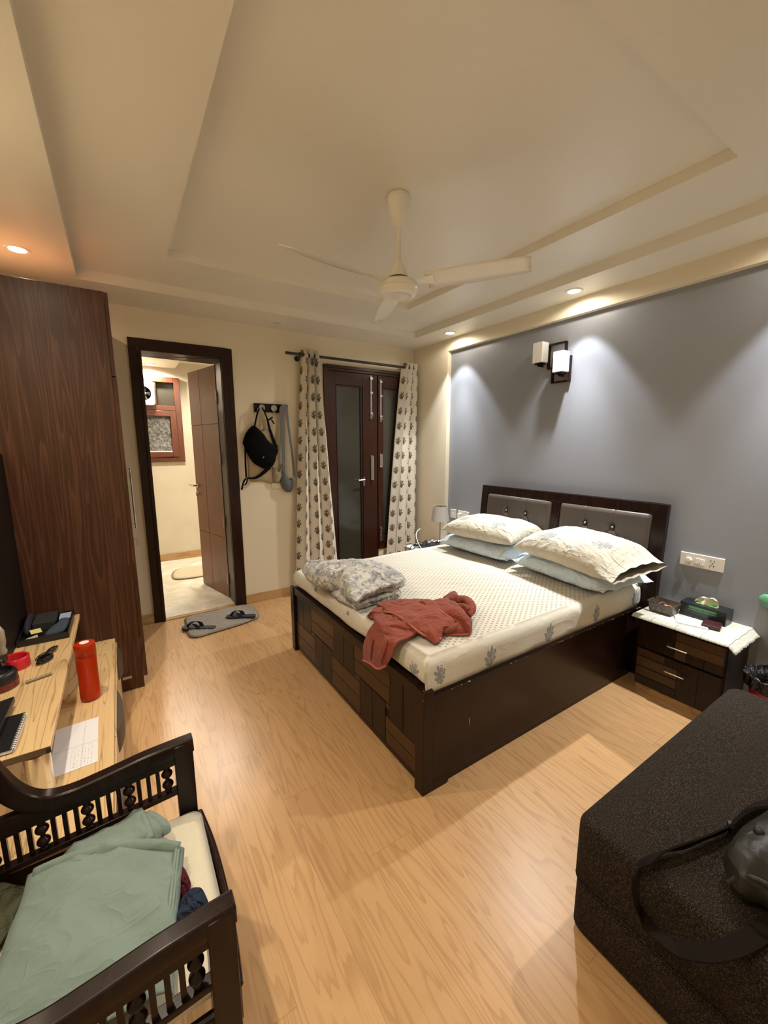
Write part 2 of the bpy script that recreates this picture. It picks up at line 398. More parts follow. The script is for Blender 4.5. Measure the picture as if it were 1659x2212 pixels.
# grey floral quilt
g = G('grey_floral_quilt'); p = g.pos(obj=True); w = g.crease(p, 10.)
n1 = g.noise(p, 17., 1.5, .45, .4); n2 = g.noise(p, 26., 2., .5, .3); n3 = g.noise(g.vec(3., 1., 2.)*1. + p if False else p, 34., 1., .5, .8)
c = g.mix(g.smooth(n1, .48, .60)*.85, (.56, .54, .49), (.30, .31, .33)); c = g.mix(g.smooth(n2, .56, .62)*.85, c, (.21, .23, .265)); c = g.mix(g.smooth(n3, .60, .64)*.7, c, (.50, .49, .45))
M['quilt'] = g.shade(c, .9, bump=w, bs=1., bd=.010, sheen=.2)
# lace cloth
g = G('white_lace'); x, y, z = g.sep(g.pos()); v = g.vor(g.vec(x*170, y*170), 1.)
hl = (g.f('ABSOLUTE', g.f('FRACT', (y+3.31)/.13)-.5) > .492)
M['lace'] = g.shade(g.mix(hl, g.mix(g.smooth(v, .2, .6), (.74, .72, .62), (.56, .55, .46)), (.10, .09, .07)), .9, bump=v, bs=.5, bd=.002)
g = G('headboard_leather'); x, y, z = g.sep(g.pos(obj=True)); n = g.noise(g.pos(obj=True), 90., 3.)
M['hb'] = g.shade(g.mix(n, (.060, .045, .036), (.085, .064, .052)), .40, bump=n, bs=.1, bd=.001)
# receipts / printed matter
g = G('printed_paper'); x, y, z = g.sep(g.pos(obj=True))
ln = (g.f('FRACT', x/.011) < .25)*(g.noise(g.vec(x*90, y*160), 1., 0.) > .56)*(y < -.02)*(y > -.15)*(x > -.01)*(x < .06)
l2 = (g.f('ABSOLUTE', y+.012) < .0012)*(g.f('FRACT', x/.012) < .8); l3 = (g.f('ABSOLUTE', x-.025) < .0012)*(g.f('FRACT', y/.012) < .55)
M['print'] = g.shade(g.mix(g.m('MINIMUM', ln+l2+l3, 1.)*.6, (.80, .80, .83), (.18, .18, .20)), .7)
g = G('tissue_box_print'); x, y, z = g.sep(g.pos(obj=True))
row = (g.f('ABSOLUTE', z-.066) < .0065) + (g.f('ABSOLUTE', z-.051) < .003)
tx = row*(g.f('FRACT', y/.0105 + z*9.) > .16)*(g.noise(g.vec(y*260, z*420), 1., 1.) > .36)*(g.f('ABSOLUTE', y) < .072)
M['tbox'] = g.shade(g.mix(g.m('MINIMUM', tx, 1.), (.012, .013, .017), (.09, .33, .10)), .3)
M['lampglow'] = G('downlight_glow_cool').shade((1, 1, 1), .5, emit=(1., .96, .86), es=14.)
M['lampwarm'] = G('downlight_glow_warm').shade((1, 1, 1), .5, emit=(1., .88, .66), es=14.)
M['lampoff'] = plain('downlight_unlit_glass', (.62, .58, .50), .3)
M['dgrey2'] = plain('slate_brown_board', (.060, .045, .036), .5)
g = G('chipped_espresso_paint'); x, y, z = g.sep(g.pos()); n = g.noise(g.pos(), 42., 3., .7); n2 = g.noise(g.pos(), 9., 2.)
ed = g.m('MAXIMUM', (g.f('ABSOLUTE', z-.478) < .0028)*(y < -2.755), (z > .5105)*(x < -2.0045))
sp = (n > .585)*(n2 > .44)*ed
scr = (g.f('ABSOLUTE', x+1.724+(z-.25)*.12) < .0016)*(g.f('ABSOLUTE', z-.262) < .022)*(y < -2.72)*(n > .42)
cr = (x < -1.997)*(y < -2.742)*(z > .510)
fb = g.noise(g.vec(x*6, y*300, z*300), 1., 2.)
M['chip'] = g.shade(g.mix(g.m('MINIMUM', sp+scr+cr*(n > .5), 1.), g.mix(fb, (.0125, .0052, .0034), (.021, .009, .0056)), (.50, .38, .26)), .26, bump=fb, bs=.03, bd=.0005, spec=.25)

PC, PS, PL, PB, EXPO = 40., 95., 46., 270., 0.42
# ================================================================== the room shell
H0, H1, H2 = 2.677, 2.744, 2.792
XL, YF = -3.65, -4.18
struct('floor', MB().box(XL-.2, .25, YF-.2, .004, -.06, 0), M['floor'])
mb = MB()      # back wall with the bathroom doorway and the balcony door opening
mb.box(XL-.2, -2.886, 0, .24, 0, 2.9).box(-2.886, -2.079, 0, .24, 2.435, 2.9).box(-2.079, -1.175, 0, .24, 0, 2.9)
mb.box(-1.175, -.14, 0, .24, 2.405, 2.9).box(-.50, -.14, 0, .24, 0, .345).box(-.14, .25, 0, .24, 0, 2.9)
struct('wall_back', mb, M['wall'])
struct('wall_right', MB().box(.05, .25, YF-.2, 0, 0, 2.9), M['grey'])
mb = MB().box(0, .05, -.6015, 0, 0, 2.9).box(0, .05, YF, -.6015, 2.559, 2.9)
struct('trim_1', mb, M['wall'])
struct('wall_left', MB().box(XL-.2, XL, YF-.2, 0, 0, 2.9), M['wall'])
struct('wall_front', MB().box(XL-.2, .25, YF-.2, YF, 0, 2.9), M['wall'])
# stepped ceiling
def ring(mb, xo0, xo1, yo0, yo1, xi0, xi1, yi0, yi1, z0, z1):
    mb.box(xo0, xi0, yo0, yo1, z0, z1).box(xi1, xo1, yo0, yo1, z0, z1)
    mb.box(xi0, xi1, yo0, yi0, z0, z1).box(xi0, xi1, yi1, yo1, z0, z1)
mb = MB()
ring(mb, XL-.1, .05, YF-.1, 0, -3.155, -.318, -3.73, -.452, H0, H1+.01)
ring(mb, XL-.1, .05, YF-.1, 0, -2.662, -.786, -3.232, -.952, H1, H2+.01)
mb.box(XL-.1, .05, YF-.1, 0, H2, H2+.1)
struct('ceiling', mb, M['ceil'])
# skirting
struct('baseboard_back', MB().box(-2.079, -1.175, -.012, 0, 0, .093).box(-3.0, -2.886, -.012, 0, 0, .093), M['skirt'], bevel=.003)

# ---------------------------------------------------------------- bathroom beyond the door
BY = 2.163
struct('floor_bathroom', MB().box(-3.3, -.9, .045, BY+.1, -.06, .006), M['bfloor'])
struct('trim_2', MB().box(-2.886, -2.079, -.012, .045, -.03, .009), M['skirt'])     # door sill strip
struct('wall_bathroom_back', MB().box(-3.3, -2.87, BY, BY+.1, 0, 2.8).box(-2.265, -.9, BY, BY+.1, 0, 2.8).box(-2.87, -2.265, BY, BY+.1, 0, 1.36).box(-2.87, -2.265, BY, BY+.1, 2.45, 2.8), M['btile'])
struct('wall_bathroom_left', MB().box(-3.4, -3.3, .24, BY+.1, 0, 2.8), M['btile'])
struct('wall_bathroom_right', MB().box(-.9, -.8, .24, BY+.1, 0, 2.8), M['btile'])
mb = MB().box(-3.3, -2.30, .24, BY, 2.575, 2.7).box(-3.3, -.9, .24, BY, 2.655, 2.7)
struct('ceiling_bathroom', mb, M['ceil'])
struct('baseboard_bathroom', MB().box(-3.3, -.9, BY-.018, BY, 0, .104), M['skirt'])
# window_1 : bathroom window
mb = MB(); 
for b in ((-2.87, -2.80, 1.36, 2.45), (-2.335, -2.265, 1.36, 2.45)): mb.box(b[0], b[1], BY-.05, BY+.06, b[2], b[3])
mb.box(-2.80, -2.335, BY-.05, BY+.06, 2.385, 2.45).box(-2.80, -2.335, BY-.05, BY+.06, 1.36, 1.42).box(-2.80, -2.335, BY-.05, BY+.05, 2.03, 2.09)
mb.box(-2.575, -2.545, BY-.04, BY+.04, 2.09, 2.385)
w1 = struct('window_1', mb, M['winw'], bevel=.004)
mb = MB(); mb.box(-2.80, -2.745, BY-.06, BY, 1.425, 2.025).box(-2.405, -2.335, BY-.06, BY, 1.425, 2.025).box(-2.745, -2.405, BY-.06, BY, 1.955, 2.025).box(-2.745, -2.405, BY-.06, BY, 1.425, 1.495)
build('window_sash', mb, M['winw'], w1, bevel=.004)
build('frosted_pane', MB().box(-2.745, -2.405, BY+.005, BY+.012, 1.495, 1.955), M['frost'], w1)
build('dark_pane', MB().box(-2.545, -2.335, BY+.02, BY+.03, 2.09, 2.385), M['mirrorg'], w1)
build('sill_bead', MB().box(-2.745, -2.405, BY-.03, BY-.02, 1.495, 1.505), M['white'], w1)
fanr = thing('exhaust_fan', 'white square exhaust fan set in the bathroom window', 'fan', (-2.69, BY-.05, 2.23))
mb = MB(); fx, fz = -2.69, 2.232
ringp = []
for r0, r1, y0 in ((.085, .125, -.065),):
    n = 40; rows = []
    for k in range(n):
        t = 2*pi*k/n; e = min(.125/max(abs(cos(t)), 1e-6), .148/max(abs(sin(t)), 1e-6)); e = min(e, .18)
        rows.append([(fx+.088*cos(t), BY-.075, fz+.088*sin(t)), (fx+e*.93*cos(t), BY-.09, fz+e*.93*sin(t)), (fx+e*cos(t), BY-.08, fz+e*sin(t)), (fx+e*cos(t), BY-.042, fz+e*sin(t)), (fx+.088*cos(t), BY-.045, fz+.088*sin(t))])
    mb.grid(rows, cu=True, cv=True)
build('housing', mb, M['white'], fanr, smooth=40)
mb = MB()
for k in range(5):
    t = 2*pi*k/5
    a = Vector((cos(t), 0, sin(t))); b = Vector((-sin(t), 0, cos(t)))
    c0 = Vector((fx, BY-.055, fz))
    mb.add([c0+a*.02-b*.01, c0+a*.08-b*.025+Vector((0, .008, 0)), c0+a*.08+b*.02-Vector((0, .008, 0)), c0+a*.02+b*.012], [(0, 1, 2, 3)])
build('fan_blades', mb, M['dgrey'], fanr, solid=.002)
build('fan_hub', MB().lathe((fx, 0, fz), [(.001, BY-.075), (.026, BY-.072), (.028, BY-.05), (.001, BY-.048)], 20, 'y'), M['brass'], fanr, smooth=40)
# bathroom mat
def rugmesh(outline, h, nz):
    return puff(outline, .001, h, rings=9, pw=.25, sub=8, wr=(nz, 26, 3))
tag(build('bath_mat', puff([(-2.60,1.20),(-2.53,1.62),(-2.2,1.62),(-1.9,1.58),(-1.88,1.15),(-2.2,1.13)], .007, .030, 9, .3, 6, wr=(.004, 24, 2)), M['mat'], smooth=180), 'cream pile bath mat on the bathroom floor', 'mat')

# door_1 : bathroom door frame (both jambs, head, architraves) and its leaf
mb = MB()
def arch(mb, yy0, yy1):
    mb.box(-2.886, -2.800, yy0, yy1, 0, 2.44).box(-2.180, -2.079, yy0, yy1, 0, 2.44).box(-2.800, -2.180, yy0, yy1, 2.345, 2.44)
arch(mb, -.018, .0)
mb.box(-2.82, -2.800, 0, .26, 0, 2.345).box(-2.18, -2.16, 0, .26, 0, 2.345).box(-2.80, -2.18, 0, .26, 2.345, 2.365)
mb.box(-2.18, -2.145, -.024, 0, 0, 2.40).box(-2.825, -2.80, -.024, 0, 0, 2.38).box(-2.80, -2.18, -.024, 0, 2.345, 2.38)
struct('door_2', mb, M['frame'], bevel=.004)
d1 = thing('door_1', None, None, (-2.182, .245, 0)); d1['kind'] = 'structure'
hx, hy = -2.185, .250; fx_, fy_ = -2.335, .875
dv = Vector((fx_-hx, fy_-hy, 0)); L = dv.length; du = dv/L; dn = Vector((-du.y, du.x, 0))   # dn points to -x (seen face)
def lp(s_, t_, z): return Vector((hx, hy, 0)) + du*s_ + dn*t_ + Vector((0, 0, z))
mb = MB()
zc = [(.012, .545), (.548, 1.115), (1.118, 1.785), (1.788, 2.335)]
for s0, s1 in ((.0, L*.583), (L*.592, L)):
    for z0, z1 in ((.012, .64), (.645, 1.785), (1.790, 2.335)):
        c0 = (lp(s0, 0, z0)+lp(s1, -.036, z1))/2
        mb.obox(c0, du*((s1-s0)/2), dn*.018, (0, 0, (z1-z0)/2))
mb.obox((lp(0, -.004, .012)+lp(L, -.034, 2.335))/2, du*(L/2-.001), dn*.014, (0, 0, 1.160), 1)
build('leaf_panel', mb, [M['leaf'], M['groove']], d1, bevel=.0008)
build('leaf_edge', MB().obox(lp(-.004, -.018, 1.174), du*.004, dn*.019, (0, 0, 1.161)), M['esp'], d1)
mb = MB()
mb.cyl(lp(L-.06, 0, 1.145), lp(L-.06, .012, 1.145), .022); mb.cyl(lp(L-.06, .01, 1.145), lp(L-.06, .045, 1.145), .009)
mb.tube([lp(L-.06, .045, 1.145), lp(L-.0, .05, 1.145), lp(L+.055, .045, 1.145)], .010, 10)
mb.cyl(lp(L-.06, 0, 1.06), lp(L-.06, .010, 1.06), .018)
mb.obox(lp(L-.06, .018, 1.05), du*.004, dn*.012, (0, 0, .02))
build('door_handle', mb, M['chrome'], d1, smooth=40)
for z in (.22, .82, 1.45, 2.03):
    build('hinge', MB().obox(lp(-.010, -.002, z), du*.012, dn*.012, (0, 0, .06)).cyl(lp(-.012, .010, z-.06), lp(-.012, .010, z+.06), .007, n=10), M['steel'], d1, bevel=.001)

# balcony door (left leaf) and narrow window leaf beside it
mb = MB()
mb.box(-1.175, -1.130, -.02, .10, 0, 2.405).box(-.165, -.14, -.02, .10, .345, 2.405).box(-1.13, -.165, -.02, .10, 2.35, 2.405)
mb.box(-.515, -.505, .02, .06, .0, 2.35).box(-.505, -.165, -.01, .10, .345, .375)
mb.box(-1.175, -.14, -.032, -.02, 2.375, 2.405)
struct('door_3', mb, M['bal'], bevel=.004)
d4 = thing('door_4', None, None, (-.85, .03, 0)); d4['kind'] = 'structure'
mb = MB()
x0, x1, y0, y1 = -1.128, -.517, -.008, .035
mb.box(x0, -1.045, y0, y1, .01, 2.348).box(-.705, x1, y0, y1, .01, 2.348).box(-1.045, -.705, y0, y1, 2.215, 2.348).box(-1.045, -.705, y0, y1, .01, .16)
mb.box(-1.045, -1.032, y0+.008, y1-.004, .16, 2.215).box(-.718, -.705, y0+.008, y1-.004, .16, 2.215).box(-1.032, -.718, y0+.008, y1-.004, 2.20, 2.215)
build('door_stiles', mb, M['bal'], d4, bevel=.003)
build('glass_pane', MB().box(-1.035, -.715, .010, .016, .15, 2.21), M['mirrorg'], d4)
build('beading', MB().box(-.732, -.722, -.004, .008, .16, 2.20).box(-1.03, -1.022, -.004, .008, .16, 2.20), M['groove'], d4)
def bolt(px, z0, z1, par):
    mb = MB().box(px-.011, px+.011, y0-.008, y0, z0, z1)
    mb.cyl((px, y0-.012, z0), (px, y0-.012, z1), .006, n=10)
    for z in (z0+.06, (z0+z1)/2+.05, z1-.03): mb.box(px-.016, px+.016, y0-.020, y0, z-.010, z+.010)
    mb.cyl((px, y0-.02, z0+.03), (px, y0-.045, z0+.03), .006, n=10)
    build('tower_bolt', mb, M['steel'], par, smooth=40)
def pull(px, z0, z1, par, y0=-.008):
    mb = MB().tube([(px, y0, z0+.012), (px, y0-.028, z0+.008), (px, y0-.034, z0+.03), (px, y0-.034, z1-.03), (px, y0-.028, z1-.008), (px, y0, z1-.012)], .006, 8, sub=4)
    mb.box(px-.013, px+.013, y0-.004, y0, z0, z1)
    build('pull_handle', mb, M['steel'], par, smooth=40)
bolt(-.600, 1.87, 2.335, d4); pull(-.592, 1.18, 1.46, d4)
mb = MB().box(-.708, -.690, y0-.003, y0, 1.12, 1.22).tube([(-.70, y0, 1.19), (-.70, y0-.035, 1.19), (-.73, y0-.04, 1.19), (-.785, y0-.038, 1.187)], .007, 8, sub=4)
build('lever_handle', mb, M['steel'], d4, smooth=40)
w2 = thing('window_2', None, None, (-.34, .03, .375)); w2['kind'] = 'structure'
mb = MB(); x0, x1 = -.505, -.167
mb.box(x0, -.44, y0, y1, .377, 2.348).box(-.215, x1, y0, y1, .377, 2.348).box(-.44, -.215, y0, y1, 2.215, 2.348).box(-.44, -.215, y0, y1, .377, .50)
mb.box(-.44, -.43, y0+.008, y1-.004, .5, 2.215).box(-.225, -.215, y0+.008, y1-.004, .5, 2.215).box(-.43, -.225, y0+.008, y1-.004, 2.203, 2.215)
build('window_stiles', mb, M['bal'], w2, bevel=.003)
build('glass_pane', MB().box(-.432, -.222, .010, .016, .49, 2.21), M['mirrorg'], w2)
bolt(-.474, 1.84, 2.31, w2); pull(-.470, 1.32, 1.48, w2); bolt(-.474, .44, .62, w2)
struct('wall_night', MB().box(-1.175, -.14, .20, .239, .345, 2.405).box(-1.175, -.515, .20, .239, 0, .345), M['night'])

# ---------------------------------------------------------------- downlights
def downlight(x, y, z, label, mat, group='round recessed ceiling downlights', r=.045):
    t = thing('downlight', label, 'ceiling light', (x, y, z), group)
    build('trim_ring', MB().lathe((x, y, 0), [(r, z+.004), (r-.004, z-.004), (r+.012, z-.006), (r+.016, z-.001), (r+.014, z+.001)], 32, caps=False), M['white'], t, smooth=40)
    build('light_disc', MB().lathe((x, y, 0), [(.0005, z-.0025), (r-.002, z-.0025), (r-.001, z-.0005), (.0005, z-.0005)], 32), mat, t)
    return t
def spot(name, x, y, z, power, col, size, blend, rad=.03, tilt=0):
    l = bpy.data.lights.new(name, 'SPOT'); l.energy = power; l.color = col; l.spot_size = radians(size); l.spot_blend = blend; l.shadow_soft_size = rad
    o = bpy.data.objects.new(name, l); COL.objects.link(o); o.location = (x, y, z-.006-rad*.0)
    if tilt: o.rotation_euler = (0, radians(tilt), 0)
    return o
COOL = (.91, .955, 1.); WARM = (1., .77, .47); MID = (1., .90, .74); MIDL = (1., .86, .67); MIDR = (1., .97, .92)
RL = [(-.157, -.798), (-.157, -2.12), (-.157, -3.42)]
LL = [(-3.403, -.781), (-3.40, -2.10), (-3.40, -3.42)]
rl = ['lit cool white downlight nearest the back corner above the lamp', 'lit cool white downlight above the wall sconce', 'lit cool white downlight above the near nightstand']
ll = ['lit warm downlight above the wardrobe', 'lit warm downlight above the desk', 'lit warm downlight above the armchair']
for (x, y), n in zip(RL, rl):
    downlight(x, y, H0, n, M['lampglow']); spot('downlight_core', x, y, H0-.004, PC, COOL, 77, .35, .022); spot('downlight_beam', x, y, H0-.004, PC*1.8, COOL, 50, 1., .022); spot('downlight_spill', x, y, H0-.004, PS, MIDR, 112, .9, .03, tilt=27); spot('downlight_haze', x, y, H0-.004, PS*.07, MID, 172, .3, .03)
for k, ((x, y), n) in enumerate(zip(LL, ll)):
    downlight(x, y, H0, n, M['lampwarm']); spot('downlight_spill', x, y, H0-.004, PL*(1., 1.15, 1.)[k], MIDL if k else WARM, 140, .7, .03); spot('downlight_haze', x, y, H0-.004, PL*.16, MIDL if k else WARM, 172, .3, .03)
downlight(-1.711, -.203, H0, 'unlit downlight in the ceiling edge above the coat hooks', M['lampoff'])
downlight(-2.60, 1.98, 2.575, 'lit downlight in the bathroom ceiling', M['lampglow'], r=.05)
spot('bathroom_spill', -2.60, 1.98, 2.57, PB*.35, MID, 165, .5, .04); spot('bathroom_spill', -2.3, 1.0, 2.57 if False else 2.64, PB, MID, 160, .5, .06)
downlight(-2.2, 1.0, 2.655, 'lit downlight in the bathroom ceiling over the mat', M['lampglow'], r=.05)

# ---------------------------------------------------------------- ceiling fan
fc = Vector((-1.752, -2.184, 0))
fan = thing('ceiling_fan', 'cream three-bladed ceiling fan hanging from the tray ceiling', 'fan', (fc.x, fc.y, H2))
build('canopy', MB().lathe(fc, [(.056, H2-.001), (.060, H2-.012), (.058, H2-.035), (.053, H2-.040), (.053, H2-.055), (.048, H2-.062), (.034, H2-.125), (.026, H2-.137), (.018, H2-.142), (.018, H2-.150), (.010, H2-.153)], 36), M['fan'], fan, smooth=50)
build('downrod', MB().cyl(fc+Vector((0, 0, H2-.30)), fc+Vector((0, 0, H2-.15)), .0125, n=20), M['fan'], fan, smooth=40)
build('lower_cup', MB().lathe(fc, [(.013, 2.505), (.020, 2.500), (.030, 2.478), (.044, 2.440), (.052, 2.417), (.052, 2.412)], 36), M['fan'], fan, smooth=50)
build('brass_band', MB().lathe(fc, [(.050, 2.417), (.056, 2.415), (.058, 2.402), (.050, 2.398)], 36), plain('brass_band', (.10, .055, .02), .3, .8), fan, smooth=50)
mo = build('motor_housing', MB().lathe(fc, [(.050, 2.401), (.085, 2.398), (.097, 2.388), (.100, 2.372), (.096, 2.366), (.099, 2.362), (.097, 2.352), (.088, 2.336), (.070, 2.329), (.066, 2.331), (.030, 2.327), (.001, 2.326)], 48), M['fan'], fan, smooth=35)
for k, a in enumerate((radians(187), radians(-55), radians(67))):
    d = Vector((cos(a), sin(a), 0)); e = Vector((-sin(a), cos(a), 0)); rows = []
    for i in range(15):
        t = i/14; r = .15+t*.49; w = (.050+.016*sin(pi*min(1, t*1.15)))*(1 if t < .93 else .93-(t-.93)*2.2)
        rows.append([fc+d*r+e*(w*s_)+Vector((0, 0, 2.392-.018*s_-.006*(s_*s_))) for s_ in (-1, -.5, 0, .5, 1)])
    b = build('fan_blade', MB().grid(rows), M['fan'], fan, solid=.0016, smooth=60)
    br = MB().add([fc+d*.085+e*s_*.016+Vector((0, 0, zz)) for s_ in (-1, 1) for zz in (2.383, 2.388)]+[fc+d*.19+e*s_*.034+Vector((0, 0, zz-.018*s_*.5)) for s_ in (-1, 1) for zz in (2.386, 2.391)],
                  [(0, 1, 3, 2), (4, 6, 7, 5), (0, 4, 5, 1), (2, 3, 7, 6), (0, 2, 6, 4), (1, 5, 7, 3)])
    build('blade_bracket', br, M['fan'], b)

# ---------------------------------------------------------------- wall sconce
sc = thing('wall_sconce', 'unlit wall sconce with two opal glass cubes on dark square frames', 'wall lamp', (.05, -1.92, 2.2))
def sqframe(y0, y1, z0, z1, xa, xb, t=.012):
    mb = MB(); mb.box(xa, xb, y0, y0+t, z0, z1).box(xa, xb, y1-t, y1, z0, z1).box(xa, xb, y0+t, y1-t, z0, z0+t).box(xa, xb, y0+t, y1-t, z1-t, z1)
    return mb
build('frame', sqframe(-1.965, -1.80, 2.195, 2.392, .024, .05), M['esp'], sc, bevel=.001)
build('frame', sqframe(-2.010, -1.845, 2.078, 2.275, .024, .05), M['esp'], sc, bevel=.001)
for yn, zb, zt in ((-1.806, 2.250, 2.410), (-2.002, 2.148, 2.306)):
    a = .092; cx, cy = -.06+a/2, yn+.047
    mb = MB()
    mb.box(-.055, .045-.015, yn, yn+.094, zb, zt)
    sh = build('glass_shade', mb, M['glassW'], sc, bevel=.005, seg=3)
    build('holder', MB().box(-.042, .020, yn+.016, yn+.078, zb-.014, zb-.001).box(-.024, .005, yn+.03, yn+.062, zb-.028, zb-.014).box(-.018, .03, yn+.04, yn+.052, zb-.030, zb-.018), M['esp'], sc, bevel=.001)

# ---------------------------------------------------------------- wall plates
def plate(name, label, cat_, y0, y1, z0, z1, x=.05, group=None):
    t = thing(name, label, cat_, (x, (y0+y1)/2, z0), group)
    build('cover_plate', MB().box(x-.011, x, y0, y1, z0, z1), M['ivory'], t, bevel=.004, seg=3)
    return t
t = plate('switch_board', 'wide ivory switch and socket plate above the near nightstand', 'switch plate', -3.135, -2.899, .795, .883)
build('regulator_knob', MB().lathe((0, -2.950, .838), [(.001, .022), (.014, .023), (.016, .028), (.017, .039)], 24, 'x'), M['white'], t, smooth=40)
build('rocker_switch', MB().box(.033, .039, -3.010, -2.986, .822, .858), M['white'], t, bevel=.002)
build('rocker_switch', MB().box(.031, .039, -3.036, -3.014, .815, .855), M['white'], t, bevel=.002)
mb = MB()
for yy, zz in ((-3.066, .856), (-3.084, .856), (-3.075, .840), (-3.066, .824), (-3.084, .824)): mb.cyl((.0375, yy, zz), (.040, yy, zz), .0032, n=10)
build('socket_holes', mb, M['black'], t)
t = plate('switch_plate', 'small ivory switch plate nearest the cream wall border', 'switch plate', -.745, -.655, .775, .873)
build('rocker_switch', MB().box(.034, .039, -.71, -.69, .80, .84), M['white'], t, bevel=.002)
t = plate('wall_socket', 'ivory socket plate beside the headboard with a white plug in it', 'socket', -.945, -.775, .775, .873)
build('rocker_switch', MB().box(.034, .039, -.90, -.885, .80, .845), M['white'], t, bevel=.002)
build('plug', MB().box(.005, .039, -.84, -.80, .80, .845).cyl((.02, -.82, .80), (.02, -.82, .74), .003, n=8), M['white'], t, bevel=.004)
t = thing('wall_socket', 'cream socket plate on the wall under the hanging bags', 'socket', (-1.705, 0, 1.145))
build('cover_plate', MB().box(-1.765, -1.655, -.010, 0, 1.145, 1.205), M['wall'], t, bevel=.003)
build('rocker_switch', MB().box(-1.745, -1.715, -.014, -.010, 1.160, 1.190).box(-1.705, -1.675, -.014, -.010, 1.160, 1.190), M['wall'], t, bevel=.001)

# ---------------------------------------------------------------- curtains
Yc = -.095
rod = thing('curtain_rod', 'black metal curtain rod above the balcony door', 'curtain rod', (-.75, -.09, 2.45))
build('rod', MB().cyl((-1.60, -.09, 2.452), (.0-.06, -.09, 2.452), .0135, n=16), M['iron'], rod, smooth=40)
build('finial', MB().lathe((0, -.09, 2.452), [(.013, -.06), (.017, -.058), (.017, -.05), (.011, -.046), (.017, -.035), (.018, -.026), (.010, -.016), (.001, -.014)], 20, 'x'), M['steel'], rod, smooth=50)
for xx in (-1.455, -.10):
    build('bracket', MB().cyl((xx, -.001, 2.425), (xx, -.010, 2.425), .026).cyl((xx, -.01, 2.425), (xx, -.085, 2.428), .008, n=12).cyl((xx-.008, -.09, 2.452), (xx+.008, -.09, 2.452), .020, n=16), M['iron'], rod, smooth=40)
def curtain(label, top, bot, mid, zt, zb, folds, amp, name='curtain', seed=1, phase=0.):
    nu, nv = 150, 60; rows = []; us = []; 
    for j in range(nv+1):
        v = j/nv; row = []; z = zt+(zb-zt)*v; e = v**.85
        for i in range(nu+1):
            u = i/nu
            xl = top[0]+(bot[0]-top[0])*e; xr = top[1]+(bot[1]-top[1])*e
            ph = u*folds*2*pi+phase + .8*noise.noise(Vector((u*2.2, v*1.2, seed)))*v
            a = amp*(1.-.25*v)*(1+.35*noise.noise(Vector((u*4, v*1.5, seed+9))))
            yy = Yc + a*sin(ph) + .006*noise.noise(Vector((u*14, v*5, seed)))
            uu = u + .55/(folds*2*pi)*sin(2*ph)*(.8+.4*v)
            row.append(Vector((xl+(xr-xl)*uu, min(yy, -.034), z)))
        rows.append(row)
    mb = MB().grid(rows)
    k = nv//2; s_ = [0.]
    for i in range(nu): s_.append(s_[-1]+(rows[k][i+1]-rows[k][i]).length)
    for j in range(nv+1):
        for i in range(nu+1): us.append((s_[i], rows[j][i].z))
    t = thing(name, label, 'curtain', (sum(bot)/2, Yc, zb), 'printed curtains on the black rod')
    c = build('cloth_panel', mb, M['curt'], t, smooth=180, uv=us)
    # eyelets along the heading
    n = int(folds*2)
    for q in range(n):
        ph = (q+.0)*pi; u = (ph-phase)/(folds*2*pi)
        if u < .03 or u > .97: continue
        x = top[0]+(top[1]-top[0])*u
        build('eyelet', MB().lathe((0, -.09, zt-.055), [(.017, x-.004), (.024, x-.004), (.024, x+.004), (.017, x+.004), (.017, x-.004)], 18, 'x', caps=False), M['steel'], t, smooth=40)
    return t
curtain('cream block-printed curtain gathered at the left of the balcony door', (-1.435, -1.262), (-1.60, -1.085), None, 2.502, .012, 3.0, .055, seed=3, phase=.6)
curtain('cream block-printed curtain gathered at the right of the balcony door', (-.205, -.045), (-.44, .0-.03), None, 2.502, .012, 2.6, .052, seed=8, phase=1.9)

# ---------------------------------------------------------------- coat hooks and bags
ch = thing('coat_rack', 'dark wooden rail with three round hooks on the back wall', 'coat rack', (-1.74, 0, 1.895))
build('rail', MB().box(-1.905, -1.572, -.018, 0, 1.893, 1.975), M['esp'], ch, bevel=.003)
for x in (-1.838, -1.722, -1.615):
    h = build('hook_disc', MB().lathe((x, 0, 1.932), [(.001, -.050), (.012, -.049), (.029, -.053), (.030, -.046), (.012, -.042), (.010, -.018)], 28, 'y'), plain('hook_glass', (.30, .31, .28), .25) if x < -1.83 else bpy.data.materials['hook_glass'], ch, smooth=40)
    build('hook_peg', MB().tube([(x, -.018, 1.905), (x, -.03, 1.885), (x, -.05, 1.885), (x, -.055, 1.90)], .006, 8), M['steel'], h, smooth=40)
def strap(mb, pts, w, th=.0025, flat=(0, 1, 0)):
    """flat band: width lies in the wall plane"""
    P = cat(pts, 6); rows = []
    for i, p in enumerate(P):
        d = (P[min(i+1, len(P)-1)]-P[max(i-1, 0)]).normalized(); s_ = d.cross(Vector(flat)).normalized()
        ww = w(i/(len(P)-1)) if callable(w) else w
        f_ = Vector(flat)*th
        rows.append([p-s_*ww-f_, p+s_*ww-f_, p+s_*ww+f_, p-s_*ww+f_])
    b = len(mb.v); mb.grid(rows, cv=True); n = len(rows)
    mb.f += [[b, b+1, b+2, b+3], [b+(n-1)*4+3, b+(n-1)*4+2, b+(n-1)*4+1, b+(n-1)*4]]; mb.m += [0, 0]
    return mb
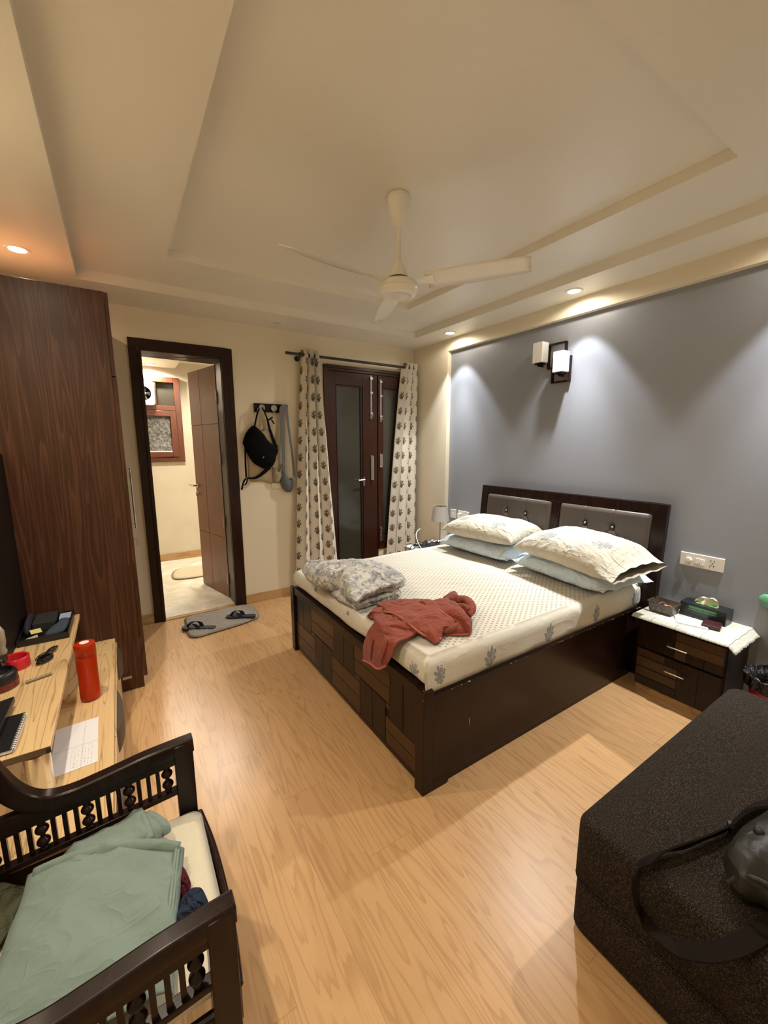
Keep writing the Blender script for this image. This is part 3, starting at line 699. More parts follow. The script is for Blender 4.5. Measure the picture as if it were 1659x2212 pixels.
def flatbag(outline, yb, yf, wr=(.006, 14, 1), rings=8, pw=.5):
    """bag hanging against the wall: outline in x,z; bulges towards -y"""
    O = cat([(p[0], 0, p[1]) for p in outline], 5, closed=True); c = sum(O, Vector())/len(O); rows = []
    for k in range(rings+1):
        t = k/rings; s_ = 1-t*.985; h = (1-(1-t)**2)**pw
        row = []
        for p in O:
            q = c+(p-c)*s_
            w = wr[0]*(1-2*abs(noise.noise(Vector((q.x, wr[2], q.z))*wr[1])))*h
            row.append(Vector((q.x, yb+(yf-yb)*(.25+.75*h)-w, q.z)))
        rows.append(row)
    back = [Vector((p.x, yb, p.z)) for p in O]
    mb = MB().grid([back]+rows, cv=True); n = len(O)
    mb.f += [list(range(n)), [(rings+1)*n+i for i in range(n)]]; mb.m += [0, 0]
    return mb
# cream cloth bag behind
t = thing('cloth_bag', 'cream cloth tote bag behind the black bag on the first hook', 'bag', (-1.9108, -0.0400, 1.4102))
build('bag_body', flatbag([(-1.9948, 1.5867),(-1.9254, 1.6653),(-1.8015, 1.7415),(-1.7281, 1.6539),(-1.7303, 1.4054),(-1.7439, 1.2129),(-1.8679, 1.2283),(-1.9789, 1.2427),(-1.9872, 1.4118)], -.004, -.028), plain('unbleached_cotton', (.46, .36, .22), .95, nz=.1, sc=30), t, smooth=180)
mb = MB(); strap(mb, [(-1.8755, -0.0560, 1.9238), (-1.8862, -0.0450, 1.8256), (-1.9233, -0.0200, 1.6524)], .010); strap(mb, [(-1.8399, -0.0560, 1.9340), (-1.8242, -0.0450, 1.8276), (-1.8041, -0.0200, 1.7198)], .012); strap(mb, [(-1.8593, -0.0620, 1.9327), (-1.8598, -0.0450, 1.8265), (-1.8691, -0.0200, 1.6748)], .012)
build('bag_strap', mb, plain('unbleached_strap', (.44, .34, .21), .95), t, smooth=60)
# black backpack
t = thing('backpack', 'small black backpack hanging askew from the first hook', 'bag', (-1.8819, -0.0900, 1.5648))
build('bag_body', flatbag([(-1.9254, 1.7629),(-1.8876, 1.7381),(-1.8331, 1.6827),(-1.7999, 1.6305),(-1.7567, 1.5865),(-1.7122, 1.5552),(-1.6948, 1.5282),(-1.7207, 1.4701),(-1.7320, 1.4252),(-1.7667, 1.3720),(-1.8270, 1.3515),(-1.8757, 1.3664),(-1.9440, 1.4125),(-1.9917, 1.4918),(-2.0253, 1.5781),(-2.0323, 1.6037),(-2.0073, 1.6720),(-1.9702, 1.7279)], -.03, -.115, (.008, 9, 2)), M['blackc'], t, smooth=180)
mb = MB(); strap(mb, [(-1.8631, -0.0600, 1.9327), (-1.8884, -0.0620, 1.8760), (-1.9090, -0.0600, 1.8027), (-1.9241, -0.0550, 1.7382)], .007)
strap(mb, [(-1.8429, -0.0660, 1.9332), (-1.8202, -0.0700, 1.8825), (-1.8007, -0.0700, 1.8271), (-1.7831, -0.0720, 1.7405), (-1.7530, -0.0750, 1.6309), (-1.7262, -0.0800, 1.5508)], lambda s_: .006+.018*max(0, s_-.3))
strap(mb, [(-2.0154, -0.0600, 1.5867), (-2.0201, -0.0500, 1.4569), (-2.0220, -0.0500, 1.3477), (-2.0218, -0.0500, 1.2728)], .008)
strap(mb, [(-1.8001, -0.0700, 1.3726), (-1.8636, -0.0600, 1.3114), (-1.9358, -0.0550, 1.2693), (-2.0177, -0.0500, 1.2682)], lambda s_: .022-.016*s_)
strap(mb, [(-2.0264, -0.0500, 1.2686), (-2.0501, -0.0500, 1.2300), (-2.0701, -0.0450, 1.1598)], .008); strap(mb, [(-2.0121, -0.0450, 1.2676), (-2.0187, -0.0450, 1.2280), (-2.0418, -0.0450, 1.2026)], .006)
build('bag_strap', mb, M['blackc'], t, smooth=60)
mb = MB(); strap(mb, [(-1.7924, -0.0700, 1.8144), (-1.7753, -0.0750, 1.8276), (-1.7474, -0.0750, 1.8460)], .007); strap(mb, [(-1.7620, -0.0750, 1.8237), (-1.7435, -0.0700, 1.7984), (-1.7352, -0.0700, 1.7811)], .006)
build('strap_end', mb, M['blackc'], t, smooth=60)
mb = MB(); c0 = Vector((-1.7909, -0.0700, 1.8447)); mb.grid([[c0+Vector((.014*cos(a)*(1+.08*cos(b)), .002*sin(b), .014*sin(a)*(1+.08*cos(b)))) for b in [q*pi/3 for q in range(6)]] for a in [q*pi/8 for q in range(16)]], cu=True, cv=True)
build('ring', mb, M['steel'], t, smooth=60)
build('logo_tab', MB().obox((-1.8708, -0.1250, 1.4648), (.006, 0, .011), (0, .0015, 0), (-.0015, 0, .001)), M['steel'], t)
# beige + grey sling bags on the third hook
t = thing('sling_bag', 'beige cloth sling bag on the third hook', 'bag', (-1.6969, -0.0500, 1.3595))
build('bag_body', flatbag([(-1.7472, 1.3838),(-1.7313, 1.3240),(-1.6989, 1.3137),(-1.6681, 1.3678),(-1.6523, 1.4041),(-1.6515, 1.3119),(-1.6734, 1.2479),(-1.7038, 1.2031),(-1.7457, 1.2145),(-1.7607, 1.2931)], -.012, -.05, (.006, 20, 5)), plain('beige_canvas', (.36, .30, .20), .95, nz=.12, sc=30), t, smooth=180)
mb = MB(); strap(mb, [(-1.6404, -0.0560, 1.9435), (-1.6674, -0.0500, 1.8103), (-1.6970, -0.0450, 1.6315), (-1.7181, -0.0450, 1.4738), (-1.7373, -0.0450, 1.3605)], lambda s_: .014+.012*s_); strap(mb, [(-1.6224, -0.0580, 1.9441), (-1.6356, -0.0550, 1.7217), (-1.6464, -0.0500, 1.5411), (-1.6521, -0.0450, 1.3671)], .013)
build('bag_strap', mb, plain('beige_canvas_strap', (.34, .285, .19), .95, nz=.1, sc=30), t, smooth=60)
t = thing('sling_bag', 'slate grey cloth sling bag on the third hook beside the curtain', 'bag', (-1.6194, -0.0700, 1.2189))
gm = plain('slate_canvas', (.125, .145, .165), .95, nz=.12, sc=30)
build('bag_body', flatbag([(-1.6608, 1.3684),(-1.6303, 1.3029),(-1.5943, 1.2410),(-1.5599, 1.2488),(-1.5465, 1.2152),(-1.5596, 1.1310),(-1.5949, 1.1049),(-1.6473, 1.1270),(-1.6777, 1.1986),(-1.6784, 1.2910)], -.012, -.07, (.006, 16, 7)), gm, t, smooth=180)
mb = MB(); strap(mb, [(-1.6591, -0.0720, 1.8536), (-1.6665, -0.0750, 1.9189), (-1.6419, -0.0750, 1.9551), (-1.6098, -0.0750, 1.9435), (-1.6003, -0.0750, 1.8333), (-1.5802, -0.0750, 1.6318), (-1.5635, -0.0750, 1.4490), (-1.5495, -0.0700, 1.2624)], lambda s_: .013-.003*s_); strap(mb, [(-1.6624, -0.0720, 1.8843), (-1.6586, -0.0700, 1.7431), (-1.6561, -0.0700, 1.5865), (-1.6528, -0.0650, 1.4047), (-1.6550, -0.0600, 1.3126)], .013)
build('bag_strap', mb, gm, t, smooth=60)

# ---------------------------------------------------------------- wardrobe
WX, WY = -2.998, -1.077
wd = thing('wardrobe', 'tall walnut-laminate wardrobe standing beside the bathroom door', 'wardrobe', (-3.3, -.55, 0))
build('carcass', MB().box(XL+.005, WX-.02, WY, -.005, .0, 2.44), M['ward'], wd, bevel=.0015)
for (y0_, y1_) in ((WY+.002, -.545), (-.541, -.008)):
    for (z0_, z1_) in ((.075, 1.975), (1.98, 2.438)):
        dd = build('wardrobe_door', MB().box(WX-.019, WX+(.0 if z0_ > 1 else .003), y0_, y1_, z0_, z1_), M['ward'], wd, bevel=.001)
        if z0_ < 1:
            yy = -.575 if y0_ < -.6 else -.51
            build('bar_handle', MB().cyl((WX+.032, yy, .98), (WX+.032, yy, 1.42), .006, n=12).cyl((WX, yy, 1.0), (WX+.032, yy, 1.0), .005, n=10).cyl((WX, yy, 1.4), (WX+.032, yy, 1.4), .005, n=10), M['chrome'], dd, smooth=40)
            if y0_ < -.6: build('key', MB().cyl((WX, yy, .90), (WX+.012, yy, .90), .010, n=14).box(WX+.012, WX+.034, yy-.002, yy+.002, .892, .908).obox((WX+.030, yy, .872), (.008, 0, 0), (0, .0015, 0), (0, 0, .022)), M['steel'], dd)
build('plinth', MB().box(XL+.01, WX-.045, WY+.02, -.01, 0, .07), M['esp'], wd)
build('base_plate', MB().box(-3.135, -3.085, WY-.003, WY, .083, .101), M['steel'], wd)
# ================================================================== bed
FX, FN, FF = -2.01, -2.762, -1.116
bed = thing('double_bed', 'dark espresso double bed with block-pattern footboard and leather headboard', 'bed', ((FX-.06)/2, (FN+FF)/2, 0))
mb = MB()
# footboard: posts, rails, sunken patchwork
mb.box(FX, FX+.055, FN, FN+.062, 0, .514).box(FX, FX+.055, FF-.062, FF, 0, .514)
mb.box(FX+.006, FX+.055, FN+.062, FF-.062, .462, .514)
fb = build('footboard', mb, M['chip'], bed, bevel=.003)
# patchwork of raised blocks on the footboard
yl, yr, z0, z1 = FF-.066, FN+.066, .052, .458
W = yl-yr; mats = [M['esp'], M['inlay'], M['inlay2'], M['groove']]
mb = MB(); mb.box(FX+.024, FX+.045, yr, yl, .030, .461, 3); mb.box(FX+.017, FX+.03, yr, yl, .030, .052, 0)
def blk(ya, yb, za, zb, m): mb.box(FX+.017, FX+.024, ya-.0025, yb+.0025, za+.0025, zb-.0025, m)
mid = .262
def vert3(a, b, za, zb, m):
    for k in range(2): blk(a-(a-b)*k/2, a-(a-b)*(k+1)/2, za, zb, m)
def horiz2(a, b, za, zb, m):
    for k in range(2): blk(a, b, za+(zb-za)*k/2, za+(zb-za)*(k+1)/2, m[k])
yA = yl
seq_top = [('v', -1.475), ('h', -1.835), ('v', -2.100), ('h', -2.470), ('v', yr)]
a = yl
for kind_, b in seq_top:
    if kind_ == 'v': vert3(a, b, mid-.012, z1, 0) if b > -2.2 else [blk(a-(a-b)*k/2, a-(a-b)*(k+1)/2, .205, z1, 0) for k in range(2)]
    else: horiz2(a, b, mid+.02, z1, (1, 2))
    a = b
a = yl
for kind_, b in [('h', -1.53), ('v', -1.80), ('h', -2.165), ('v', -2.43), ('h', yr)]:
    if kind_ == 'v': vert3(a, b, z0, mid+.018, 0)
    else: horiz2(a, b, z0, (mid-.014 if b > -2.2 else .203), (1, 2))
    a = b
for (ya, yb) in ((-1.475, -1.53), (-1.80, -1.835), (-2.10, -2.165), (-2.43, -2.47)): blk(ya, yb, mid-.012, mid+.018, 1)
build('patchwork_panel', mb, mats, fb)
for (y0_, y1_) in ((FN+.002, FN+.030), (FF-.030, FF-.002)):
    r = build('side_rail', MB().box(FX+.055, -.10, y0_, y1_, .045, .478), M['chip'], bed, bevel=.003)
build('rail_skirting', MB().box(FX+.12, -.12, FN+.014, FN+.028, 0, .05), M['espx'], bed)
build('rail_foot', MB().prism([(FX+.055, 0), (FX+.150, 0), (FX+.165, .04), (FX+.165, .05), (FX+.055, .05)], 'y', FN+.001, FN+.012), M['espx'], bed)
build('bed_deck', MB().box(FX+.055, -.10, FN+.03, FF-.03, .40, .43), M['esp'], bed)
# headboard
hb0, hb1 = -1.205, -2.832
def hx_(z): return -.045-(1.19-z)*.085      # front plane leaning
def hprism(mb, y0_, y1_, za, zb, off=0., th=.04):
    poly = [(hx_(za)-off, za), (hx_(zb)-off, zb), (hx_(zb)-off+th, zb), (hx_(za)-off+th+.02*(1.19-za), za)]
    return mb.prism(poly, 'y', y0_, y1_)
mb = MB(); hprism(mb, hb1, hb1+.082, 0, 1.19); hprism(mb, hb0-.075, hb0, 0, 1.19); hprism(mb, hb1+.082, hb0-.075, 1.122, 1.19)
hprism(mb, -2.060, -1.984, .60, 1.125); hprism(mb, hb1+.082, hb0-.075, .40, .62)
hprism(mb, hb1+.08, hb0-.07, .60, 1.125, off=-.022, th=.012)
hb = build('headboard', mb, M['esp'], bed, bevel=.003)
def cushion(ya, yb, za, zb, buttons):
    nu, nv = 120, 80; rows = []
    for i in range(nu+1):
        u = i/nu; row = []
        for j in range(nv+1):
            v = j/nv; y = ya+(yb-ya)*u; z = za+(zb-za)*v
            e = min(u, 1-u)*abs(yb-ya)/.03; f_ = min(v, 1-v)*abs(zb-za)/.03
            h = .026*min(1, sqrt(max(0, min(1, e)*min(1, f_))))
            for (by, bz) in buttons:
                d = hypot(y-by, z-bz); h -= .020*math.exp(-(d/.026)**2)
                for (ax_, az_) in ((.10, -.14), (-.10, -.14), (0, .15)):
                    L_ = hypot(ax_, az_); t = max(0, min(1, ((y-by)*ax_+(z-bz)*az_)/L_**2)); dd = hypot(y-by-ax_*t, z-bz-az_*t)
                    h -= .009*math.exp(-(dd/.007)**2)*(1-t)**.7
            row.append((hx_(z)+.012-h, y, z))
        rows.append(row)
    return MB().grid(rows)
for (ya, yb, bt) in ((-1.983, -1.282, [(-1.527, .985), (-1.738, .983), (-1.63, .80), (-1.835, .80), (-1.42, .80)]), (-2.749, -2.061, [(-2.288, .989), (-2.496, .988), (-2.18, .80), (-2.39, .80), (-2.60, .80)])):
    c = build('headboard_cushion', cushion(ya, yb, .60, 1.121, bt), M['hb'], hb, smooth=180)
    for (by, bz) in bt[:3]:
        pass
    for (by, bz) in bt[:(2 if ya > -2 else 2)] + bt[3:4]:
        q_ = build('cushion_button', MB().lathe((0, by, bz), [(.0005, hx_(bz)-.012), (.006, hx_(bz)-.0105), (.0095, hx_(bz)-.006), (.0095, hx_(bz)+.004)], 16, 'x'), bpy.data.materials.get('pearl_button') or plain('pearl_button', (.45, .40, .36), .25, .6), c, smooth=60); q_['label'] = 'pearly cushion button'

# mattress in its fitted sheet
mx0, mx1, my0, my1, mz0, mz1 = -1.992, -.105, -2.745, -1.135, .432, .645
nu, nv = 110, 96; rows = []
def mzf(x, y):
    e = min(x-mx0, mx1-x, y-my0, my1-y)
    return mz1 + .006*noise.noise(Vector((x*2.2, y*2.2, 3))) + .004*noise.noise(Vector((x*5, y*9, 5)))
for i in range(nu+1):
    row = []
    for j in range(nv+1):
        u = i/nu; v = j/nv
        # map to a rounded cushion: side walls occupy the ends of each parameter
        def ax(t, a, b):
            w = .10
            if t < w: return a, t/w
            if t > 1-w: return b, (1-t)/w
            return a+(b-a)*(t-w)/(1-2*w), 1
        x, hu = ax(u, mx0, mx1); y, hv = ax(v, my0, my1); h = min(hu, hv)
        r = .045
        zt = mzf(x, y)
        if h < 1:
            z = mz0+(zt-r-mz0)*min(1, h/.8) if h < .8 else zt-r+r*sin((h-.8)/.2*pi/2)
            inset = 0 if h < .8 else r*(1-cos((h-.8)/.2*pi/2))
            low = max(0, min(1, ((.545 if (hu < 1 and u < .5 and hu <= hv) else .502)-z)/.03)); low = low*low*(3-2*low)
            inset += low*(.046 if (hu < 1 and u < .5 and hu <= hv) else .022)
            # slightly tucked and wrinkled side
            wob = .006*noise.noise(Vector((x*7, y*7, z*9))) + .007*noise.noise(Vector(((x+z*1.2)*5, (y+z)*5, 1)))
            cx = -1 if (hv < 1 and v > .5) else (1 if hv < 1 else 0); cu_ = -1 if (hu < 1 and u > .5) else (1 if hu < 1 else 0)
            if hu < 1 and hu <= hv: x += cu_*(inset+wob)
            if hv < 1 and hv <= hu: y += cx*(inset+wob)
            if hu < 1 and hv < 1:
                x = (mx0 if u < .5 else mx1)+cu_*(.012+(inset if u > .5 else max(inset, low*.046))); y = (my0 if v < .5 else my1)+cx*(.012+inset)
        else:
            ex = min(x-mx0, mx1-x); ey = min(y-my0, my1-y)
            z = zt
            x = min(max(x, mx0+r*.98), mx1-r*.98); y = min(max(y, my0+r*.98), my1-r*.98)
        row.append((x, y, z))
    rows.append(row)
tag(build('mattress', MB().grid(rows), M['sheet'], smooth=180), 'thick mattress under a cream dotted fitted sheet on the bed', 'mattress')

# pillows
def pillow(name, label, c, ex, ey, w, l, h, mat, seed, group, droop=.0, flange=.0, tilt=(0, 0), cat_='pillow', pinch=.10, open_end=0):
    """ex: short-axis unit vector, ey: long-axis unit vector"""
    ex = Vector(ex).normalized(); ey = Vector(ey).normalized(); ez = ex.cross(ey); ez = ez if ez.z > 0 else -ez; c = Vector(c)
    n, m_ = 44, 60; mb = MB()
    def pt(u, v, sgn):
        a = max(0, 1-abs(u)**3.4); b = max(0, 1-abs(v)**4.2); th = (a*b)**.55
        px = u*w/2*(1-pinch*(1-abs(v)**2)*.5*abs(u)); py = v*l/2*(1-pinch*(1-abs(u)**2)*.5*abs(v))
        q = Vector((u*2.2+seed, v*2.6, sgn*seed*.3))
        rd = lambda k: 1-2*abs(noise.noise(k))
        ed = 1-min(1, (1-abs(u))*3)*min(1, (1-abs(v))*3)
        wr = rd(q)*.010 + rd(q*2.3)*.006*(.4+ed) + .010*rd(Vector((u*1.1+seed, v*7+u*2, 4)))*ed + .010*rd(Vector((u*8+seed, v*1.6, 9)))*max(0, abs(v)-.35)
        top = th*h*(.60 if sgn > 0 else -.40) + wr*(th**.4)*(1 if sgn > 0 else .35)
        if flange:
            fl = max(0, abs(v)-.84)/.16; top = top*(1-fl*.8) + .006*sin(u*11+seed)*fl + .010*sin(u*5+seed*2)*fl
            fu = max(0, abs(u)-.86)/.14; top += .006*sin(v*17+seed)*fu
        if open_end and v*open_end > .66:
            t = (v*open_end-.66)/.34; top = top*(1-t)+sgn*h*(.20 if sgn > 0 else .14)*(1-abs(u)**4)*t + .004*sin(u*16)*t
        dz = -droop*(u*u*.3+v*v)*.5 + tilt[0]*u + tilt[1]*v
        return c + ex*px + ey*py + ez*top + Vector((0, 0, dz))
    def U(k, N): t = k/N*2-1; return math.copysign(1-(1-abs(t))**1.5, t)
    for sgn in (1, -1):
        mb.grid([[pt(U(i, n), U(j, m_), sgn) for j in range(m_+1)] for i in range(n+1)])
    return tag(build(name, mb, mat, smooth=180), label, cat_, group)
G1 = 'printed cream pillows'; G2 = 'pale blue pillows under the cream ones'
pillow('pillow', 'cream sprig-printed pillow at the far side of the bed', (-.40, -1.655, .858), (1, .12, 0), (-.10, 1, 0), .48, .72, .175, M['pcase'], 2.3, G1, droop=.02, tilt=(.008, -.004))
pillow('pillow', 'cream sprig-printed pillow on the near side, case end flared open', (-.455, -2.52, .872), (1, -.15, 0), (.15, 1, 0), .50, .80, .190, M['pcase'], 7.7, G1, droop=.05, tilt=(.02, .012), open_end=-1)
pillow('pillow', 'pale blue pillow beneath the far cream pillow', (-.375, -1.62, .708), (1, .0, 0), (-.02, 1, 0), .50, .79, .135, M['blue'], 4.1, G2, flange=1)
pillow('pillow', 'pale blue pillow beneath the near cream pillow', (-.385, -2.445, .708), (1, -.12, 0), (.12, 1, 0), .50, .76, .14, M['blue'], 9.4, G2, flange=1)

# quilt: folded bundle near the far foot corner
q1 = [(-2.0534, -1.4797),(-2.0884, -1.6621),(-2.0470, -1.8250),(-1.9804, -1.8687),(-2.0047, -1.9601),(-2.0196, -2.0763),(-1.9927, -2.1151),(-1.9104, -2.0713),(-1.7954, -2.0394),(-1.7045, -2.0535),(-1.6149, -2.0395),(-1.5784, -2.0234),(-1.5676, -1.8782),(-1.6078, -1.7403),(-1.6743, -1.6851),(-1.7267, -1.6098),(-1.8153, -1.5937),(-1.9092, -1.5709),(-1.9620, -1.4936),(-2.0084, -1.4380)]
q2 = [(-1.9967, -1.8174),(-1.9968, -2.0035),(-1.9681, -2.0795),(-1.9270, -2.0984),(-1.8159, -2.0713),(-1.7250, -2.0692),(-1.6727, -2.0923),(-1.6398, -2.0702),(-1.6420, -2.0130),(-1.6870, -1.9219),(-1.7674, -1.7942),(-1.8815, -1.7519)]
mb = puff(q2, .646, .712, 12, .40, 7, wr=(.010, 13, 3))
b2 = puff(q1, .690, .832, 18, .5, 7, wr=(.017, 9.5, 1))
mb.add(b2.v, b2.f)
# folded layer edges showing on the near side
def lip(pts, r, depth, inward, seed, ruff=.005):
    P = cat(pts, 9); rows = []; inw = Vector(inward).normalized(); n_ = len(P)
    for i, p in enumerate(P):
        t = i/(n_-1); e = min(1, 6*min(t, 1-t)+.25); k = noise.noise(Vector((t*9, seed, 0))); k2 = noise.noise(Vector((t*22, seed, 5)))
        c_ = p - inw*(ruff*(k*2+k2)) + Vector((0, 0, ruff*(k2*1.3+noise.noise(Vector((t*6, seed, 9)))))); rr = r*e*(1+.35*k2)
        row = [c_+inw*depth+Vector((0, 0, rr*.55))]
        for q in range(9):
            a_ = pi/2+pi*q/8; row.append(c_+inw*(rr*1.1*cos(a_))+Vector((0, 0, rr*sin(a_))))
        row.append(c_+inw*depth-Vector((0, 0, rr*.55))); rows.append(row)
    mb.grid(rows)
inw = Vector((-1.8088, -1.7767, 0.7500))-Vector((-1.8776, -2.2186, 0.7500)); inw.z = 0
base_ = [[(-1.9815, -2.0821), (-1.9204, -2.0818), (-1.8455, -2.0723), (-1.7669, -2.0717), (-1.6858, -2.0616), (-1.6112, -2.0252)],
 [(-1.9975, -2.1226), (-1.9349, -2.1074), (-1.8570, -2.0913), (-1.7747, -2.0838), (-1.6983, -2.0698), (-1.6283, -2.0290)],
 [(-2.0193, -2.1524), (-1.9549, -2.1058), (-1.8695, -2.0758), (-1.7778, -2.0632), (-1.6882, -2.0649), (-1.5823, -2.0344)],
 [(-2.0363, -2.1943), (-1.9694, -2.1422), (-1.8789, -2.1072), (-1.7902, -2.0926), (-1.7060, -2.0907), (-1.5908, -2.0556)],
 [(-2.0515, -2.2325), (-1.9819, -2.1749), (-1.8885, -2.1334), (-1.8025, -2.1168), (-1.7213, -2.1128), (-1.6161, -2.0705)]]
for k, (z_, r_) in enumerate(((.664, .014), (.690, .012), (.716, .012), (.742, .013), (.766, .012))):
    lip([(b_[0], b_[1], z_) for b_ in base_[k]], r_, .10, inw, k*3.3+1)
tag(build('quilt', mb, M['quilt'], smooth=180), 'folded grey and cream floral quilt heaped at the far foot corner of the bed', 'quilt')

# towel
mb = MB()
to = [(-1.9638, -2.2120),(-1.8875, -2.1609),(-1.8208, -2.1148),(-1.7392, -2.1296),(-1.6567, -2.1790),(-1.5655, -2.2607),(-1.5067, -2.3080),(-1.4146, -2.3149),(-1.4309, -2.4093),(-1.4432, -2.4699),(-1.5088, -2.5226),(-1.5517, -2.5865),(-1.6216, -2.6499),(-1.6738, -2.6579),(-1.7579, -2.6028),(-1.8311, -2.5667),(-1.8757, -2.5317),(-1.9179, -2.5274),(-1.9630, -2.5208),(-2.0129, -2.5106),(-2.0056, -2.3739),(-1.9535, -2.2340)]
mb = puff(to, .6465, .690, 20, .45, 8, wr=(.020, 13, 6))
def tsheet(ctrl, th, amp=.003, sc_=14, seed=1, su=10, sv=10):
    P = wrinkle(sheetgrid(ctrl, su, sv), amp, sc_, seed)
    n = len(P); m_ = len(P[0])
    top = P; bot = [[Vector(p)-Vector((0, 0, th)) for p in r] for r in P]
    a = len(mb.v); mb.grid(top); b = len(mb.v); mb.grid(bot)
    edge = [(0, j) for j in range(m_)]+[(i, m_-1) for i in range(1, n)]+[(n-1, j) for j in range(m_-2, -1, -1)]+[(i, 0) for i in range(n-2, 0, -1)]
    E_ = [i*m_+j for i, j in edge]
    for k in range(len(E_)):
        p, q = E_[k], E_[(k+1) % len(E_)]; mb.f.append([a+p, b+p, b+q, a+q]); mb.m.append(0)
# the piece that drops over the foot of the bed
tsheet([[(-1.9265, -2.3392, 0.6850), (-1.9024, -2.4022, 0.6900), (-1.8830, -2.4798, 0.6900), (-1.8611, -2.5309, 0.6800)],
        [(-1.9820, -2.3228, 0.6720), (-1.9819, -2.4022, 0.6800), (-1.9534, -2.4755, 0.6820), (-1.9148, -2.5530, 0.6720)],
        [(-2.0080, -2.3047, 0.6331), (-2.0120, -2.3840, 0.6458), (-2.0160, -2.4873, 0.6650), (-2.0100, -2.5718, 0.6803)],
        [(-2.0360, -2.3038, 0.5836), (-2.0460, -2.3898, 0.6028), (-2.0500, -2.4985, 0.6271), (-2.0380, -2.5709, 0.6464)],
        [(-2.0400, -2.2855, 0.5248), (-2.0520, -2.3856, 0.5528), (-2.0560, -2.4913, 0.5731), (-2.0420, -2.5539, 0.6027)],
        [(-2.0400, -2.2842, 0.4612), (-2.0500, -2.3770, 0.4902), (-2.0540, -2.4541, 0.4988), (-2.0420, -2.5104, 0.5395)]], .012, .0075, 15, 4)
# diagonal hemmed flap lying over the middle
tsheet([[(-1.9067, -2.2866, 0.7000), (-1.7554, -2.2899, 0.7120), (-1.6370, -2.3671, 0.7200), (-1.6165, -2.4588, 0.7200)],
        [(-1.8854, -2.3434, 0.7050), (-1.8002, -2.3922, 0.7180), (-1.7196, -2.4849, 0.7220), (-1.6843, -2.5701, 0.7120)],
        [(-1.8879, -2.4706, 0.7000), (-1.8501, -2.5162, 0.7080), (-1.7655, -2.5576, 0.7100), (-1.7008, -2.6122, 0.7000)],
        [(-1.8790, -2.5791, 0.6850), (-1.8656, -2.6116, 0.6900), (-1.8298, -2.6235, 0.6900), (-1.7739, -2.6130, 0.6900)],
        [(-1.8737, -2.6291, 0.6620), (-1.8651, -2.6526, 0.6650), (-1.8419, -2.6585, 0.6680), (-1.8084, -2.6463, 0.6700)]], .010, .010, 13, 8)
# folded band on the right
tsheet([[(-1.6246, -2.3604, 0.7150), (-1.5725, -2.3586, 0.7250), (-1.5470, -2.4073, 0.7300), (-1.5295, -2.4375, 0.7200)],
        [(-1.6633, -2.4374, 0.7180), (-1.6199, -2.4620, 0.7350), (-1.5853, -2.5075, 0.7350), (-1.5746, -2.5461, 0.7150)],
        [(-1.6879, -2.5284, 0.7150), (-1.6601, -2.5671, 0.7300), (-1.6305, -2.6069, 0.7250), (-1.5961, -2.6158, 0.7000)],
        [(-1.6573, -2.5759, 0.6900), (-1.6548, -2.6232, 0.7000), (-1.6502, -2.6576, 0.6950), (-1.6112, -2.6448, 0.6800)],
        [(-1.6383, -2.6206, 0.6700), (-1.6525, -2.6547, 0.6700), (-1.6589, -2.6742, 0.6650), (-1.6346, -2.6659, 0.6600)]], .010, .009, 15, 5)
# upright loop at the back and rolled end on the right
tsheet([[(-1.5090, -2.3065, 0.7000), (-1.5022, -2.3497, 0.7350), (-1.4870, -2.3790, 0.7550), (-1.5106, -2.4231, 0.7600)],
        [(-1.5527, -2.3912, 0.7150), (-1.5646, -2.4483, 0.7500), (-1.5372, -2.4550, 0.7650), (-1.5323, -2.4614, 0.7500)],
        [(-1.5500, -2.4265, 0.7100), (-1.5561, -2.4657, 0.7300), (-1.5426, -2.4727, 0.7400), (-1.5217, -2.4587, 0.7200)]], .009, .005, 15, 3)
mb.tube([(-1.4687, -2.3845, 0.7000), (-1.4359, -2.4144, 0.7000), (-1.4631, -2.4859, 0.7000), (-1.4989, -2.5256, 0.6900), (-1.5465, -2.5395, 0.6800)], lambda t: (.028, .022), 12)
mb.tube([(-1.5512, -2.4862, 0.7200), (-1.5372, -2.5107, 0.7200), (-1.5369, -2.5422, 0.7100)], lambda t: (.016, .012), 10)
